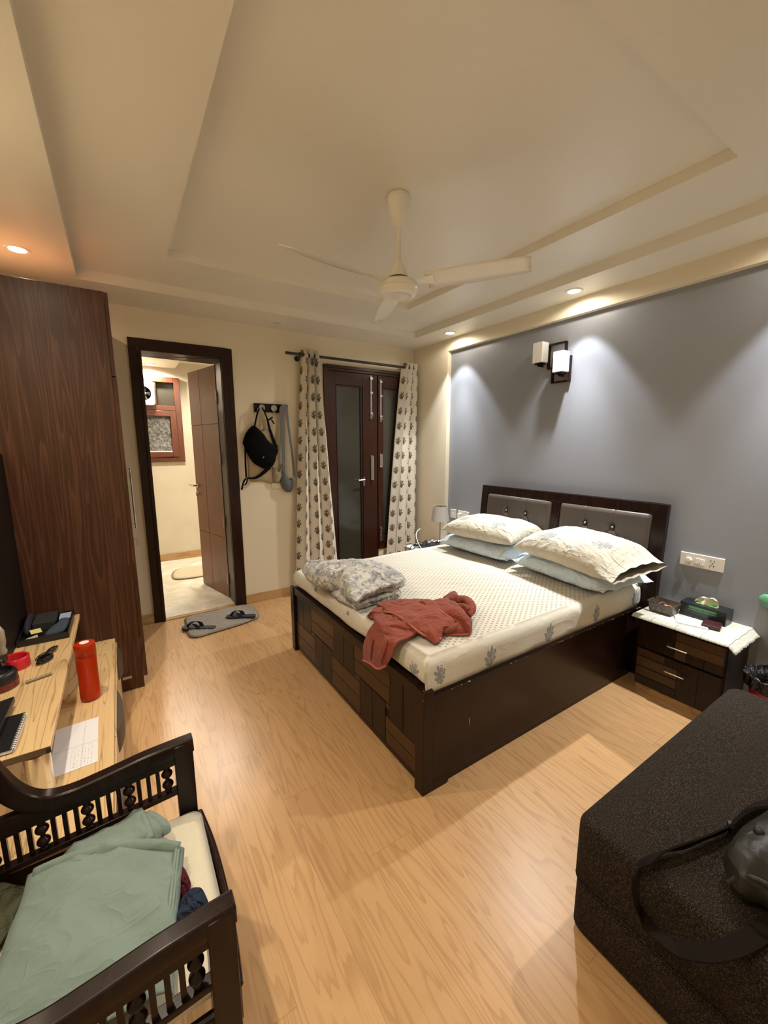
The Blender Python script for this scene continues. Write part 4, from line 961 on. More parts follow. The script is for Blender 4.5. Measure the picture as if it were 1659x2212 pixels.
# left gathered end with rolled edges
tsheet([[(-1.8839, -2.1652, 0.6900), (-1.7838, -2.1948, 0.7000), (-1.6825, -2.2577, 0.7100), (-1.6119, -2.3374, 0.7100)],
        [(-1.8792, -2.2444, 0.7000), (-1.7996, -2.2856, 0.7150), (-1.7204, -2.3285, 0.7200), (-1.6546, -2.3884, 0.7150)],
        [(-1.8985, -2.2648, 0.6850), (-1.8372, -2.3173, 0.7000), (-1.7406, -2.3342, 0.7050), (-1.6773, -2.3767, 0.7000)]], .010, .009, 16, 2)
mb.tube([(-1.9558, -2.2036, 0.6550), (-1.9531, -2.2477, 0.6600), (-1.9128, -2.2868, 0.6700), (-1.8733, -2.3171, 0.6900)], lambda t: (.010, .008), 8)
for pts, r_ in (([(-1.8757, -2.2011, 0.6950), (-1.8101, -2.2334, 0.7050), (-1.7325, -2.2807, 0.7120), (-1.6591, -2.3539, 0.7150)], .011), ([(-1.9003, -2.3568, 0.6980), (-1.8266, -2.3870, 0.7120), (-1.7461, -2.4221, 0.7160), (-1.6886, -2.4857, 0.7150)], .010),
                ([(-1.8911, -2.4750, 0.7000), (-1.8435, -2.5077, 0.7080), (-1.7924, -2.5540, 0.7080), (-1.7571, -2.6004, 0.7000)], .011), ([(-1.8400, -2.5767, 0.6880), (-1.7964, -2.5942, 0.6980), (-1.7406, -2.5987, 0.7000), (-1.7041, -2.6095, 0.6900)], .012),
                ([(-2.0500, -2.4056, 0.6353), (-2.0560, -2.4016, 0.5860), (-2.0560, -2.3917, 0.5142)], .008), ([(-2.0400, -2.5155, 0.6740), (-2.0540, -2.5208, 0.6287), (-2.0580, -2.4860, 0.5424)], .009), ([(-1.7020, -2.3257, 0.7150), (-1.6989, -2.3504, 0.7280), (-1.6974, -2.3809, 0.7220)], .009),
                ([(-1.6178, -2.4487, 0.7300), (-1.6323, -2.5228, 0.7330), (-1.6431, -2.5932, 0.7280), (-1.6318, -2.6320, 0.7050)], .009), ([(-1.9769, -2.4157, 0.6840), (-1.9406, -2.4650, 0.6940), (-1.9109, -2.5212, 0.6940)], .010), ([(-1.6742, -2.6105, 0.7000), (-1.7319, -2.6233, 0.6880), (-1.7785, -2.6086, 0.6750)], .013)):
    mb.tube(pts, lambda t, r_=r_: (r_*(.25+sin(pi*t)*.9), r_*(.2+sin(pi*t)*.6)), 8)
n0 = len(mb.f)
for pts in ([(-1.9121, -2.2904, 0.7000), (-1.8919, -2.3616, 0.7080), (-1.8880, -2.4629, 0.7020), (-1.8901, -2.5607, 0.6900), (-1.8721, -2.6060, 0.6800), (-1.8229, -2.6261, 0.6750), (-1.8285, -2.6562, 0.6680)],
            [(-1.6757, -2.4631, 0.7220), (-1.6943, -2.5461, 0.7180), (-1.6651, -2.5839, 0.7000), (-1.6423, -2.6372, 0.6850), (-1.6429, -2.6609, 0.6700), (-1.6656, -2.6622, 0.6570), (-1.7585, -2.5966, 0.6550)],
            [(-1.7275, -2.3377, 0.7220), (-1.7234, -2.3734, 0.7200), (-1.7162, -2.3808, 0.7050)],
            [(-2.0450, -2.2928, 0.4615), (-2.0540, -2.3790, 0.4873), (-2.0580, -2.4604, 0.4983), (-2.0470, -2.5180, 0.5400)]):
    mb.tube(pts, .0055, 8, mi=1)
tag(build('bath_towel', mb, [M['towel'], M['hem']], smooth=180), 'crumpled rust-pink bath towel with one end over the footboard', 'towel')

# ================================================================== near nightstand
def nightstand(label, x0, x1, y0, y1, z1, full=True):
    t = thing('nightstand', label, 'nightstand', ((x0+x1)/2, (y0+y1)/2, 0), 'bedside nightstands')
    build('body', MB().box(x0+.018, x1, y0, y1, .04, z1-.022).box(x0-.002, x1, y0-.004, y1+.004, z1-.022, z1), M['esp'], t, bevel=.002)
    build('plinth', MB().box(x0+.012, x1, y0+.012, y1-.012, 0, .04), M['skirt'], t)
    for (za, zb, lo) in ((.302, z1-.026, 0), (.048, .290, 1)):
        mbq = MB(); mbq.box(x0, x0+.018, y0+.006, y1-.006, za, zb, 3)
        xx = x0-.005; w_ = y1-y0
        def b_(a, c, zc, zd, m): mbq.box(xx, x0, y1-.008-(w_-.016)*a-.0015, y1-.008-(w_-.016)*c+.0015, za+(zb-za)*zc+.0015, za+(zb-za)*zd-.0015, m)
        if lo == 0:
            b_(0, .46, 0, 1, 0); b_(.46, 1, .68, 1, 1); b_(.46, 1, .34, .68, 2); b_(.46, .60, 0, .34, 1); b_(.60, .80, 0, .34, 0); b_(.80, 1, 0, .34, 0)
        else:
            b_(0, .36, .80, 1, 1); b_(.36, .56, .80, 1, 0); b_(0, .52, .52, .78, 2); b_(0, .52, .26, .50, 1); b_(0, .52, 0, .25, 0); b_(.56, .76, 0, 1, 0) ; b_(.76, 1, 0, 1, 0)
        d = build('drawer', mbq, [M['esp'], M['inlay'], M['inlay2'], M['groove']], t)
        zc_ = za+(zb-za)*(.44 if not lo else .68); ym = (y0+y1)/2
        build('drawer_handle', MB().tube([(xx, ym+.052, zc_), (xx-.022, ym+.050, zc_), (xx-.026, ym+.040, zc_), (xx-.026, ym-.040, zc_), (xx-.022, ym-.050, zc_), (xx, ym-.052, zc_)], .0048, 8, sub=4), M['chrome'], d, smooth=60)
    return t
nightstand('dark two-drawer nightstand with lace runner on the near side of the bed', -.318, .049, -3.306, -2.850, .497)
mb = MB(); rows = []
nx_, ny_ = 24, 60
for i in range(nx_+1):
    row = []
    for j in range(ny_+1):
        x = -.335+.385*i/nx_; y = -3.345+.545*j/ny_; z = .5005
        if y < -3.308: z -= (-3.308-y)*.9+.004*sin(x*60)
        if x < -.322: z -= (-.322-x)*1.1
        x2 = x-(.004 if i == 0 and j % 2 else 0); y2 = y-(.005 if j == 0 and i % 2 else 0)
        row.append((x2, min(y2, -2.808), z+.0008*noise.noise(Vector((x*40, y*40, 0)))))
    rows.append(row)
tag(build('lace_runner', MB().grid(rows), M['lace'], solid=.0016, off=1, smooth=50), 'white lace runner with scalloped edge on the near nightstand', 'table runner')
# basket
def zp(px, py, z): return None
bk = thing('basket', 'small brown plastic mesh basket on the lace runner', 'basket', (-.135, -2.905, .503))
def rrect(cx, cy, hx2, hy2, r, n=6):
    out = []
    for sx, sy, a0 in ((1, 1, 0), (-1, 1, 90), (-1, -1, 180), (1, -1, 270)):
        for k in range(n+1):
            a = radians(a0+90*k/n); out.append((cx+sx*(hx2-r)+r*cos(a), cy+sy*(hy2-r)+r*sin(a)))
    return out
rows = []
for (s_, z) in ((.80, .503), (.86, .510), (.97, .562), (1.0, .566), (1.0, .571), (.955, .571), (.94, .560), (.83, .512), (.77, .508)):
    rows.append([(x, y, z) for x, y in rrect(-.135, -2.905, .067*s_, .078*s_, .018)])
mb = MB().grid(rows, cv=True); n = len(rows[0]); mb.f += [list(range(n)), [8*n+i for i in range(n)]]; mb.m += [0, 0]
build('basket_body', mb, M['smoke'], bk, smooth=40)
mb = MB()
for yy, zz in [(-2.905+.006*i, .528+.008*j) for i, j in ((0, 0), (1, 1), (-1, 1), (0, 2), (2, 0), (-2, 0), (1, -1), (-1, -1), (5, 0), (-5, 0), (5, 1), (-6, 1), (6, -1))]:
    mb.cyl((-.1995, yy, zz), (-.1990-.0065*((zz-.51)/.05), yy, zz), .0020, n=8)
build('punched_holes', mb, M['cush'], bk)
tag(build('hair_elastic', MB().tube([(-.135+.030*cos(a)+.006*sin(3*a), -2.905+.028*sin(a), .545+.010*sin(2*a)) for a in [k*pi/6 for k in range(13)]], .0022, 6), plain('dusty_pink', (.42, .12, .16), .6), smooth=60), 'dusty pink hair elastic in the basket', 'hair tie')
tag(build('nail_polish', MB().lathe((-.155, -2.945, 0), [(.001, .510), (.011, .512), (.011, .540), (.006, .543), (.006, .562), (.001, .563)], 16), plain('coral', (.75, .12, .08), .3), smooth=50), 'small coral bottle in the basket', 'bottle')
tag(build('ointment_tube', MB().obox((-.115, -2.935, .535), (.012, .004, 0), (-.012, .032, .006), (0, -.002, .006)), plain('lemon', (.70, .66, .30), .4), bevel=.003), 'pale yellow tube lying in the basket', 'tube')
tag(build('safety_pins', MB().tube([(-.16, -2.87, .55), (-.165, -2.865, .57), (-.158, -2.86, .55), (-.163, -2.855, .572), (-.155, -2.85, .55)], .0018, 6, sub=3), M['chrome'], smooth=60), 'silver safety pins at the back of the basket', 'pin')
# tissue box
tb = thing('tissue_box', 'black tissue box with green print on the near nightstand', 'tissue box', (-.03, -3.095, .503))
build('carton', MB().box(-.085, .025, -3.215, -2.975, .5035, .592), M['tbox'], tb, bevel=.002)
build('slot_print', MB().box(-.050, -.010, -3.155, -3.045, .5915, .5926), plain('leaf_green_print', (.10, .34, .10), .4), tb)
rows = []
for i in range(15):
    u = i/14; row = []
    for j in range(13):
        v = j/12; a = (v-.5)*2
        y = -3.10+.055*(u-.5)*2*(1-.35*v)-.02*a*u; x = -.03+.020*sin(u*9)*(1-.3*v)+.010*sin(v*6)
        z = .590+.055*sin(min(1, v*1.1)*pi*.62)*(1-.45*abs(u-.4)) + .008*noise.noise(Vector((u*4, v*4, 2)))
        row.append((x, y, z))
    rows.append(row)
build('tissue', MB().grid(rows), plain('cream_tissue', (.82, .76, .58), .9), tb, solid=.0015, smooth=180)
tag(build('note_pad', MB().obox((-.185, -3.075, .5075), (.052, .030, 0), (-.030*.0+.022, -.072, 0), (0, 0, .0055)), M['paper'], bevel=.002), 'folded white papers beside the tissue box', 'paper')
tag(build('wallet', MB().obox((-.150, -3.170, .5185), (.048, .010, 0), (.010, -.044, 0), (0, 0, .0105)), M['mwallet'], bevel=.006, seg=3), 'dark maroon leather wallet on the papers', 'wallet')
# bin
bn = thing('waste_bin', 'magenta waste bin lined with a black bag beside the near nightstand', 'bin', (-.14, -3.47, 0))
cb = Vector((-.165, -3.485, 0))
build('bucket', MB().lathe(cb, [(.001, .002), (.085, .002), (.110, .290), (.113, .296), (.104, .296), (.08, .01), (.001, .010)], 40), M['pink'], bn, smooth=40)
rows = []
for k in range(11):
    t = k/10; row = []
    for i in range(72):
        a = 2*pi*i/72; n_ = noise.noise(Vector((cos(a)*3, sin(a)*3, t*2)))
        if t < .5: r = .130+.004*n_; z = .275+.07*t*2+.010*n_
        else: r = .130-min(1, (t-.5)*10)*.034-(t-.5)*.02; z = .345-(t-.5)*2*.20
        if abs(t-.5) < .12: z += .006*sin(a*17); r += .010*n_
        row.append(cb+Vector(((r+.006*sin(a*13))*cos(a), (r+.006*sin(a*13))*sin(a), z)))
    rows.append(row)
build('bin_liner', MB().grid(rows, cv=True), M['film'], bn, smooth=180)
tag(build('plastic_pouch', puff([(0, 0), (.05, -.02), (.09, .03), (.10, .09), (.06, .12), (.01, .09)], 0, .04), M['green']), 'green plastic pouch on the grey wall at the right picture edge', 'pouch')
o = bpy.data.objects['plastic_pouch']; o.rotation_euler = (0, radians(-90), radians(0)); o.location = (.048, -3.372, .685); o.scale = (.8, .8, .8)
build('hanging_hook', MB().cyl((.05, -3.36, .745), (.02, -3.36, .745), .003, n=8), M['steel'], None); tag(bpy.data.objects['hanging_hook'], 'small steel hook holding the green plastic pouch', 'hook')

# far nightstand, lamp and clutter
nightstand('dark nightstand with white cloth on the far side of the bed by the curtain', -.50, -.005, -1.095, -.56, .497)
tag(build('table_cloth', MB().box(-.515, -.01, -1.098, -.545, .4985, .5015).box(-.517, -.515, -1.098, -.545, .46, .5015), plain('white_cotton_cloth', (.78, .78, .76), .9), bevel=.001), 'white cloth covering the far nightstand', 'table cloth')
lm = thing('table_lamp', 'slim table lamp with grey fabric drum shade on the far nightstand', 'lamp', (-.15, -.705, .502))
lx, ly = -.15, -.705
build('lamp_base', MB().lathe((lx, ly, 0), [(.001, .5025), (.055, .5025), (.055, .512), (.012, .516), (.001, .516)], 32), M['brass'], lm, smooth=40)
build('pole', MB().cyl((lx, ly, .514), (lx, ly, .80), .0075, n=14), M['brass'], lm, smooth=40)
build('lamp_shade', MB().lathe((lx, ly, 0), [(.098, .765), (.076, .925), (.072, .925), (.094, .765), (.098, .765)], 40, caps=False), M['shade'], lm, smooth=40)
build('shade_ring', MB().lathe((lx, ly, 0), [(.001, .9), (.006, .905), (.006, .93), (.001, .932)], 12).cyl((lx-.073, ly, .905), (lx+.073, ly, .905), .002, n=6), M['chrome'], lm)
random.seed(21)
mb = MB()
for k in range(9):
    p0 = Vector((-.47+.34*random.random(), -.74+.13*random.random(), .510+.020*random.random())); pts = [p0]
    for q in range(5): pts.append(pts[-1]+Vector((random.uniform(-.05, .06), random.uniform(-.06, .05), random.uniform(-.004, .010)))); pts[-1].z = max(.509, min(.565, pts[-1].z)); pts[-1].x = min(-.20, max(-.50, pts[-1].x)); pts[-1].y = max(-.80, min(-.58, pts[-1].y))
    mb.tube(pts, .0045, 6)
mb.tube([(-.46, -.70, .52), (-.52, -.69, .53), (-.545, -.68, .47), (-.54, -.67, .30)], .004, 6); mb.tube([(-.44, -.74, .515), (-.53, -.74, .515), (-.555, -.72, .46), (-.535, -.71, .28)], .004, 6); mb.tube([(-.44, -.64, .515), (-.51, -.63, .54), (-.56, -.63, .50), (-.55, -.64, .35)], .004, 6)
tag(build('cable_bundle', mb, M['black'], smooth=60), 'tangle of black charging cables on the far nightstand', 'cable')
tag(build('power_strip', MB().obox((-.30, -.735, .524), (.085, -.035, 0), (.013, .026, 0), (0, 0, .020)), M['black'], bevel=.005), 'black power strip among the cables on the far nightstand', 'power strip')
tag(build('hair_dryer', MB().tube([(-.46, -.80, .535), (-.42, -.76, .545), (-.34, -.70, .555)], lambda t: .028-.008*t, 12).tube([(-.42, -.76, .545), (-.45, -.70, .53), (-.47, -.66, .525)], .014, 10), M['black'], smooth=60), 'black hand-held appliance lying over the cables', 'appliance')
tag(build('charging_cable', MB().tube([(-.40, -.86, .507), (-.47, -.88, .510), (-.525, -.86, .54), (-.53, -.80, .60), (-.49, -.72, .655), (-.42, -.66, .680), (-.36, -.62, .682)], .0042, 8), M['white'], smooth=60), 'white charging cable arching above the far nightstand', 'cable')
ts = thing('plug_adapter', 'small clear and brass adapter standing on the far nightstand', 'adapter', (-.27, -.72, .502))
build('adapter_body', MB().cyl((-.27, -.72, .502), (-.27, -.72, .545), .012, n=14).lathe((-.27, -.72, 0), [(.001, .585), (.008, .58), (.016, .56), (.010, .548), (.001, .545)], 14), M['clear'], ts, smooth=50)
build('adapter_base', MB().box(-.33, -.22, -.735, -.705, .5025, .512), M['brass'], ts, bevel=.002)

# ================================================================== door rug and slippers
rg = [(-2.665, -.20), (-2.65, -.075), (-2.60, -.045), (-2.45, -.042), (-2.30, -.038), (-2.15, -.035), (-2.085, -.05), (-2.055, -.11), (-2.042, -.22), (-2.05, -.35), (-2.08, -.42), (-2.15, -.45), (-2.22, -.475), (-2.35, -.50), (-2.50, -.52), (-2.60, -.535), (-2.66, -.50), (-2.675, -.42), (-2.66, -.30)]
tag(build('door_rug', puff(rg, .0015, .024, 12, .22, 8, wr=(.0045, 30, 4)), M['rug'], smooth=180), 'grey shaggy door rug at the bathroom threshold', 'rug')
def slipper(p_toe, p_heel, label, z, side):
    a = Vector((p_toe[0], p_toe[1], 0)); b = Vector((p_heel[0], p_heel[1], 0)); d = (a-b).normalized(); n_ = Vector((-d.y, d.x, 0))*side
    L_ = (a-b).length; t = thing('slipper', label, 'slipper', ((a.x+b.x)/2, (a.y+b.y)/2, z), 'navy flip-flop slippers')
    prof = [(0, .0), (.02, .6), (.08, .90), (.25, .92), (.45, .84), (.62, 1.0), (.78, 1.22), (.90, 1.05), (.97, .65), (1.0, 0)]
    hw = .034
    out = [(s_, w_) for s_, w_ in prof] + [(s_, -w_*.94) for s_, w_ in reversed(prof[1:-1])]
    O = cat([b+d*(s_*L_)+n_*(w_*hw) for s_, w_ in out], 4, closed=True)
    mb = MB(); rows = [[Vector((p.x, p.y, zz)) for p in O] for zz in (z, z+.010, z+.011, z+.022)]
    mb.grid(rows, cv=True); m_ = len(O); mb.f += [list(range(m_)), [3*m_+i for i in range(m_)]]; mb.m += [0, 0]
    build('sole', mb, M['navy'], t, smooth=35, bevel=.002)
    def q(s_, w_, h): return b+d*(s_*L_)+n_*w_+Vector((0, 0, z+.022+h))
    mb = MB()
    for sg in (1, -1):
        rows = []
        c = cat([q(.84, 0, .0), q(.78, sg*.006, .024), q(.66, sg*.022, .040), q(.52, sg*.034, .028), q(.46, sg*.036, -.006)], 6)
        for i, p in enumerate(c):
            w_ = .006+.013*sin(min(1, i/len(c)*1.3)*pi*.6); dd = d*w_
            rows.append([p-dd, p+dd, p+dd-Vector((0, 0, .003)), p-dd-Vector((0, 0, .003))])
        mb.grid(rows, cv=True)
    build('thong_strap', mb, M['navy'], t, smooth=60)
    return t
slipper((-2.700, -.300), (-2.455, -.455), 'navy flip-flop half off the left end of the door rug', .010, 1)
slipper((-2.335, -.300), (-2.105, -.425), 'navy flip-flop at the right end of the door rug', .022, -1)

# ================================================================== desk and low cabinet on the left
DZ = .58; DX = -3.31
dk = thing('desk', 'ash-laminate desk top on a chrome leg along the left wall', 'desk', (-3.48, -1.73, 0))
build('desk_top', MB().box(XL+.002, DX, -2.375, WY-.002, DZ-.024, DZ), M['desk'], dk, bevel=.0015)
build('edge_band', MB().box(XL+.002, DX+.0005, -2.3775, -2.375, DZ-.024, DZ-.001), plain('brown_edge_strip', (.16, .10, .055), .5), dk)
build('edge_cap', MB().box(DX-.012, DX+.0008, -2.3785, -2.3772, DZ-.022, DZ-.006), M['dgrey'], dk)
build('leg_collar', MB().lathe((-3.358, -2.322, 0), [(.001, DZ-.0245), (.047, DZ-.0245), (.047, DZ-.034), (.041, DZ-.038), (.001, DZ-.038)], 28), M['maroon'], dk, smooth=40)
build('leg', MB().cyl((-3.358, -2.322, .3805), (-3.358, -2.322, DZ-.037), .038, n=36), M['chrome'], dk, smooth=40)
bb = thing('back_panel', 'dark brown free-standing panel on the left wall behind the desk', 'panel', (-3.60, -1.7, DZ))
build('panel_board', MB().box(XL+.002, -3.545, -2.372, WY-.003, DZ+.0005, 1.535), M['panel'], bb, bevel=.003)
lc = thing('low_cabinet', 'low ash-laminate cabinet with scooped drawer pulls below the desk', 'cabinet', (-3.4, -1.7, 0))
build('cabinet_top', MB().box(XL+.002, -3.150, -2.60, WY-.002, .358, .38), M['desk'], lc, bevel=.0015)
build('carcass', MB().box(XL+.005, -3.185, -2.59, WY-.004, .01, .357), M['esp'], lc)
for k, (ya, yb, g0, g1) in enumerate(((WY-.006, -1.583, -1.165, -1.395), (-1.588, -2.085, -1.695, -2.060), (-2.090, -2.588, -2.30, -2.52))):
    mb = MB(); mb.box(-3.184, -3.143, yb, ya, .015, .353)
    dr = build('drawer', mb, M['desk'], lc, bevel=.001)
    pts = [(-3.1425, g0)]+[(-3.1425+.026*sin(pi*t)**.7, g0+(g1-g0)*t) for t in [i/16 for i in range(1, 16)]]+[(-3.1425, g1)]
    build('curved_pull', MB().prism(pts, 'z', .25, .3535), M['dgrey2'], dr, bevel=.0015)
# things on the cabinet
t = thing('water_bottle', 'translucent orange water bottle with orange cap on the low cabinet', 'bottle', (-3.243, -1.752, .3805))
cx, cy = -3.243, -1.752
build('bottle_body', MB().lathe((cx, cy, 0), [(.001, .3815), (.036, .3815), (.041, .387), (.0415, .40), (.0405, .50), (.0415, .595), (.0405, .604)], 40), M['orange'], t, smooth=50)
build('bottle_cap', MB().lathe((cx, cy, 0), [(.0405, .605), (.0425, .607), (.0428, .655), (.039, .664), (.030, .666), (.001, .666)], 40), M['orange'], t, smooth=50)
build('cap_label', MB().lathe((cx, cy, 0), [(.001, .6668), (.019, .6668), (.019, .6663)], 28), M['paper'], t)
tag(build('paper_sheet', MB().obox((-3.279, -2.102, .3812), (.074, .004, 0), (-.004, .158, 0), (0, 0, .0005)), M['print'], None), 'white printed paper slip lying on the low cabinet', 'paper')
# things on the desk
Z_ = DZ+.0005
tr = thing('desk_tray', 'black rectangular tray at the wardrobe end of the desk', 'tray', (-3.44, -1.25, Z_))
mb = MB().box(-3.54, -3.332, -1.432, -1.085, Z_, Z_+.004)
for b in ((-3.54, -3.534, -1.432, -1.085), (-3.338, -3.332, -1.432, -1.085), (-3.534, -3.338, -1.432, -1.426), (-3.534, -3.338, -1.091, -1.085)): mb.box(b[0], b[1], b[2], b[3], Z_+.004, Z_+.034)
build('tray_body', mb, M['black'], tr, bevel=.001)
tag(build('gift_box', MB().box(-3.50, -3.405, -1.265, -1.10, Z_+.0045, Z_+.052), M['dgrey'], bevel=.003), 'dark grey lidded box in the desk tray', 'box')
tag(build('felt_pouch', puff([(-3.437, -1.39), (-3.36, -1.37), (-3.343, -1.30), (-3.345, -1.20), (-3.385, -1.19), (-3.40, -1.28)], Z_+.0045, Z_+.046, 8, .5), M['pouch'], smooth=180), 'slate blue felt pouch in the desk tray', 'pouch')
tag(build('card', MB().obox((-3.368, -1.155, Z_+.030), (.026, .0, 0), (0, .042, .002), (0, 0, .0008)), M['cardB']), 'pale blue card behind the felt pouch', 'card')
tag(build('knit_cap', puff([(-3.53, -1.30), (-3.508, -1.33), (-3.505, -1.20), (-3.51, -1.12), (-3.53, -1.115)], Z_+.0045, Z_+.085, 8, .5), M['purple'], smooth=180), 'dark purple knitted cap stuffed in the tray corner', 'cap')
tag(build('sticky_note', MB().obox((-3.478, -1.322, Z_+.030), (.022, .004, 0), (-.006, .020, .004), (0, 0, .0008)), M['noteY']), 'yellow sticky note leaning in the desk tray', 'note')
tag(build('paper_note', MB().obox((-3.486, -1.385, Z_+.020), (.022, .006, .004), (-.004, .018, 0), (0, 0, .0008)), M['noteW']), 'beige paper note at the tray front edge', 'note')
tag(build('red_ring', MB().lathe((-3.505, -1.665, 0), [(.048, Z_), (.050, Z_+.003), (.051, Z_+.048), (.047, Z_+.053), (.040, Z_+.050), (.039, Z_+.003), (.048, Z_)], 40, caps=False), M['red'], smooth=50), 'red plastic cup-like ring standing on the desk', 'ring')
jr = thing('shaker_lid', 'dark maroon jar with black ribbed lid at the left picture edge', 'jar', (-3.522, -1.83, Z_))
build('jar_body', MB().lathe((-3.530, -1.838, 0), [(.001, Z_), (.058, Z_), (.062, Z_+.004), (.062, Z_+.030), (.001, Z_+.030)], 40), M['maroon'], jr, smooth=40)
build('jar_lid', MB().lathe((-3.530, -1.838, 0), [(.060, Z_+.030), (.060, Z_+.062), (.054, Z_+.072), (.046, Z_+.075), (.043, Z_+.058), (.001, Z_+.058)], 40), M['black'], jr, smooth=40)
tag(build('metal_pen', MB().cyl((-3.444, -1.860, Z_+.0065), (-3.362, -1.832, Z_+.0065), .0062, n=14).cyl((-3.446, -1.8607, Z_+.0065), (-3.43, -1.855, Z_+.0065), .0068, n=14), plain('gun_metal', (.30, .28, .20), .3, .8), smooth=40), 'short gunmetal pen lying on the desk', 'pen')
random.seed(5); mb = MB()
for k in range(9):
    r = .020+.010*random.random(); ex_ = 1.2+.4*random.random(); an = .5
    pts = []
    for i in range(14):
        a = 2*pi*i/13; u_, v_ = r*ex_*cos(a), r*sin(a)*.85
        pts.append((-3.405+u_*cos(1.25)-v_*sin(1.25)+random.uniform(-.003, .003), -1.66+u_*sin(1.25)+v_*cos(1.25), Z_+.004+.0024*k+.002*random.random()))
    mb.tube(pts, .0022, 6, sub=3)
mb.tube([(-3.405, -1.66, Z_+.02), (-3.39, -1.60, Z_+.024), (-3.375, -1.56, Z_+.012)], lambda t: (.013+.003*sin(t*20), .008), 8)
tag(build('cable_coil', mb, M['black'], smooth=60), 'coil of thin black cable tied up on the desk', 'cable')
nb = thing('spiral_notebook', 'black spiral-bound notebook at the near end of the desk', 'notebook', (-3.47, -2.24, Z_))
nc = Vector((-3.478, -2.240, 0)); nd = Vector((.018, 1, 0)).normalized(); ne = Vector((1, -.018, 0)).normalized()
build('pages', MB().obox(nc+Vector((0, 0, Z_+.007)), ne*.068, nd*.109, (0, 0, .006)), M['paper'], nb)
build('cover', MB().obox(nc+Vector((0, 0, Z_+.0142)), ne*.070, nd*.111, (0, 0, .0011)).obox(nc+Vector((0, 0, Z_+.0006)), ne*.070, nd*.111, (0, 0, .0006)), M['black'], nb)
mb = MB()
for k in range(20):
    c0 = nc+ne*.069+nd*(-.103+.0108*k)+Vector((0, 0, Z_+.008))
    mb.grid([[c0+ne*((.008)*cos(a)+.0012*cos(b)*cos(a))+Vector((0, 0, .0075*sin(a)+.0012*cos(b)*sin(a)))+nd*(.0014*sin(b)) for b in [q*pi/3 for q in range(6)]] for a in [q*pi/6 for q in range(12)]], cu=True, cv=True)
build('spiral_binding', mb, M['white'], nb, smooth=60)
tag(build('black_case', MB().obox((-3.502, -2.165, Z_+.030), ne*.050+Vector((0, .02, 0)), nd*.115, (0, 0, .013)), M['black'], bevel=.004), 'slim black case lying across the spiral notebook', 'case')
tag(build('blue_pouch', MB().obox((-3.535, -2.06, Z_+.054), (.030, 0, 0), (0, .045, 0), (0, 0, .010)), plain('deep_blue_plastic', (.010, .030, .075), .4), bevel=.006, seg=3), 'deep blue gadget on top of the black case', 'gadget')
tag(build('white_cable', MB().tube([(-3.54, -1.93, Z_+.005), (-3.515, -1.955, Z_+.030), (-3.505, -1.99, Z_+.050), (-3.515, -2.03, Z_+.066)], .005, 8), M['white'], smooth=60), 'short white cable looping over the blue gadget', 'cable')
cd = thing('candle_lamp', 'slim beige lamp with glass foot at the left picture edge behind the jar', 'lamp', (-3.525, -1.753, .5808))
c0 = Vector((-3.525, -1.753, .5808))
build('glass_foot', MB().lathe(c0, [(.001, 0), (.017, 0), (.017, .004), (.008, .010), (.008, .070), (.014, .080), (.015, .110), (.001, .112)], 28), M['clear'], cd, smooth=50)
build('beige_shade', MB().lathe(c0, [(.015, .112), (.018, .125), (.013, .140), (.018, .165), (.017, .215), (.008, .235), (.001, .237)], 28), M['beige'], cd, smooth=50)

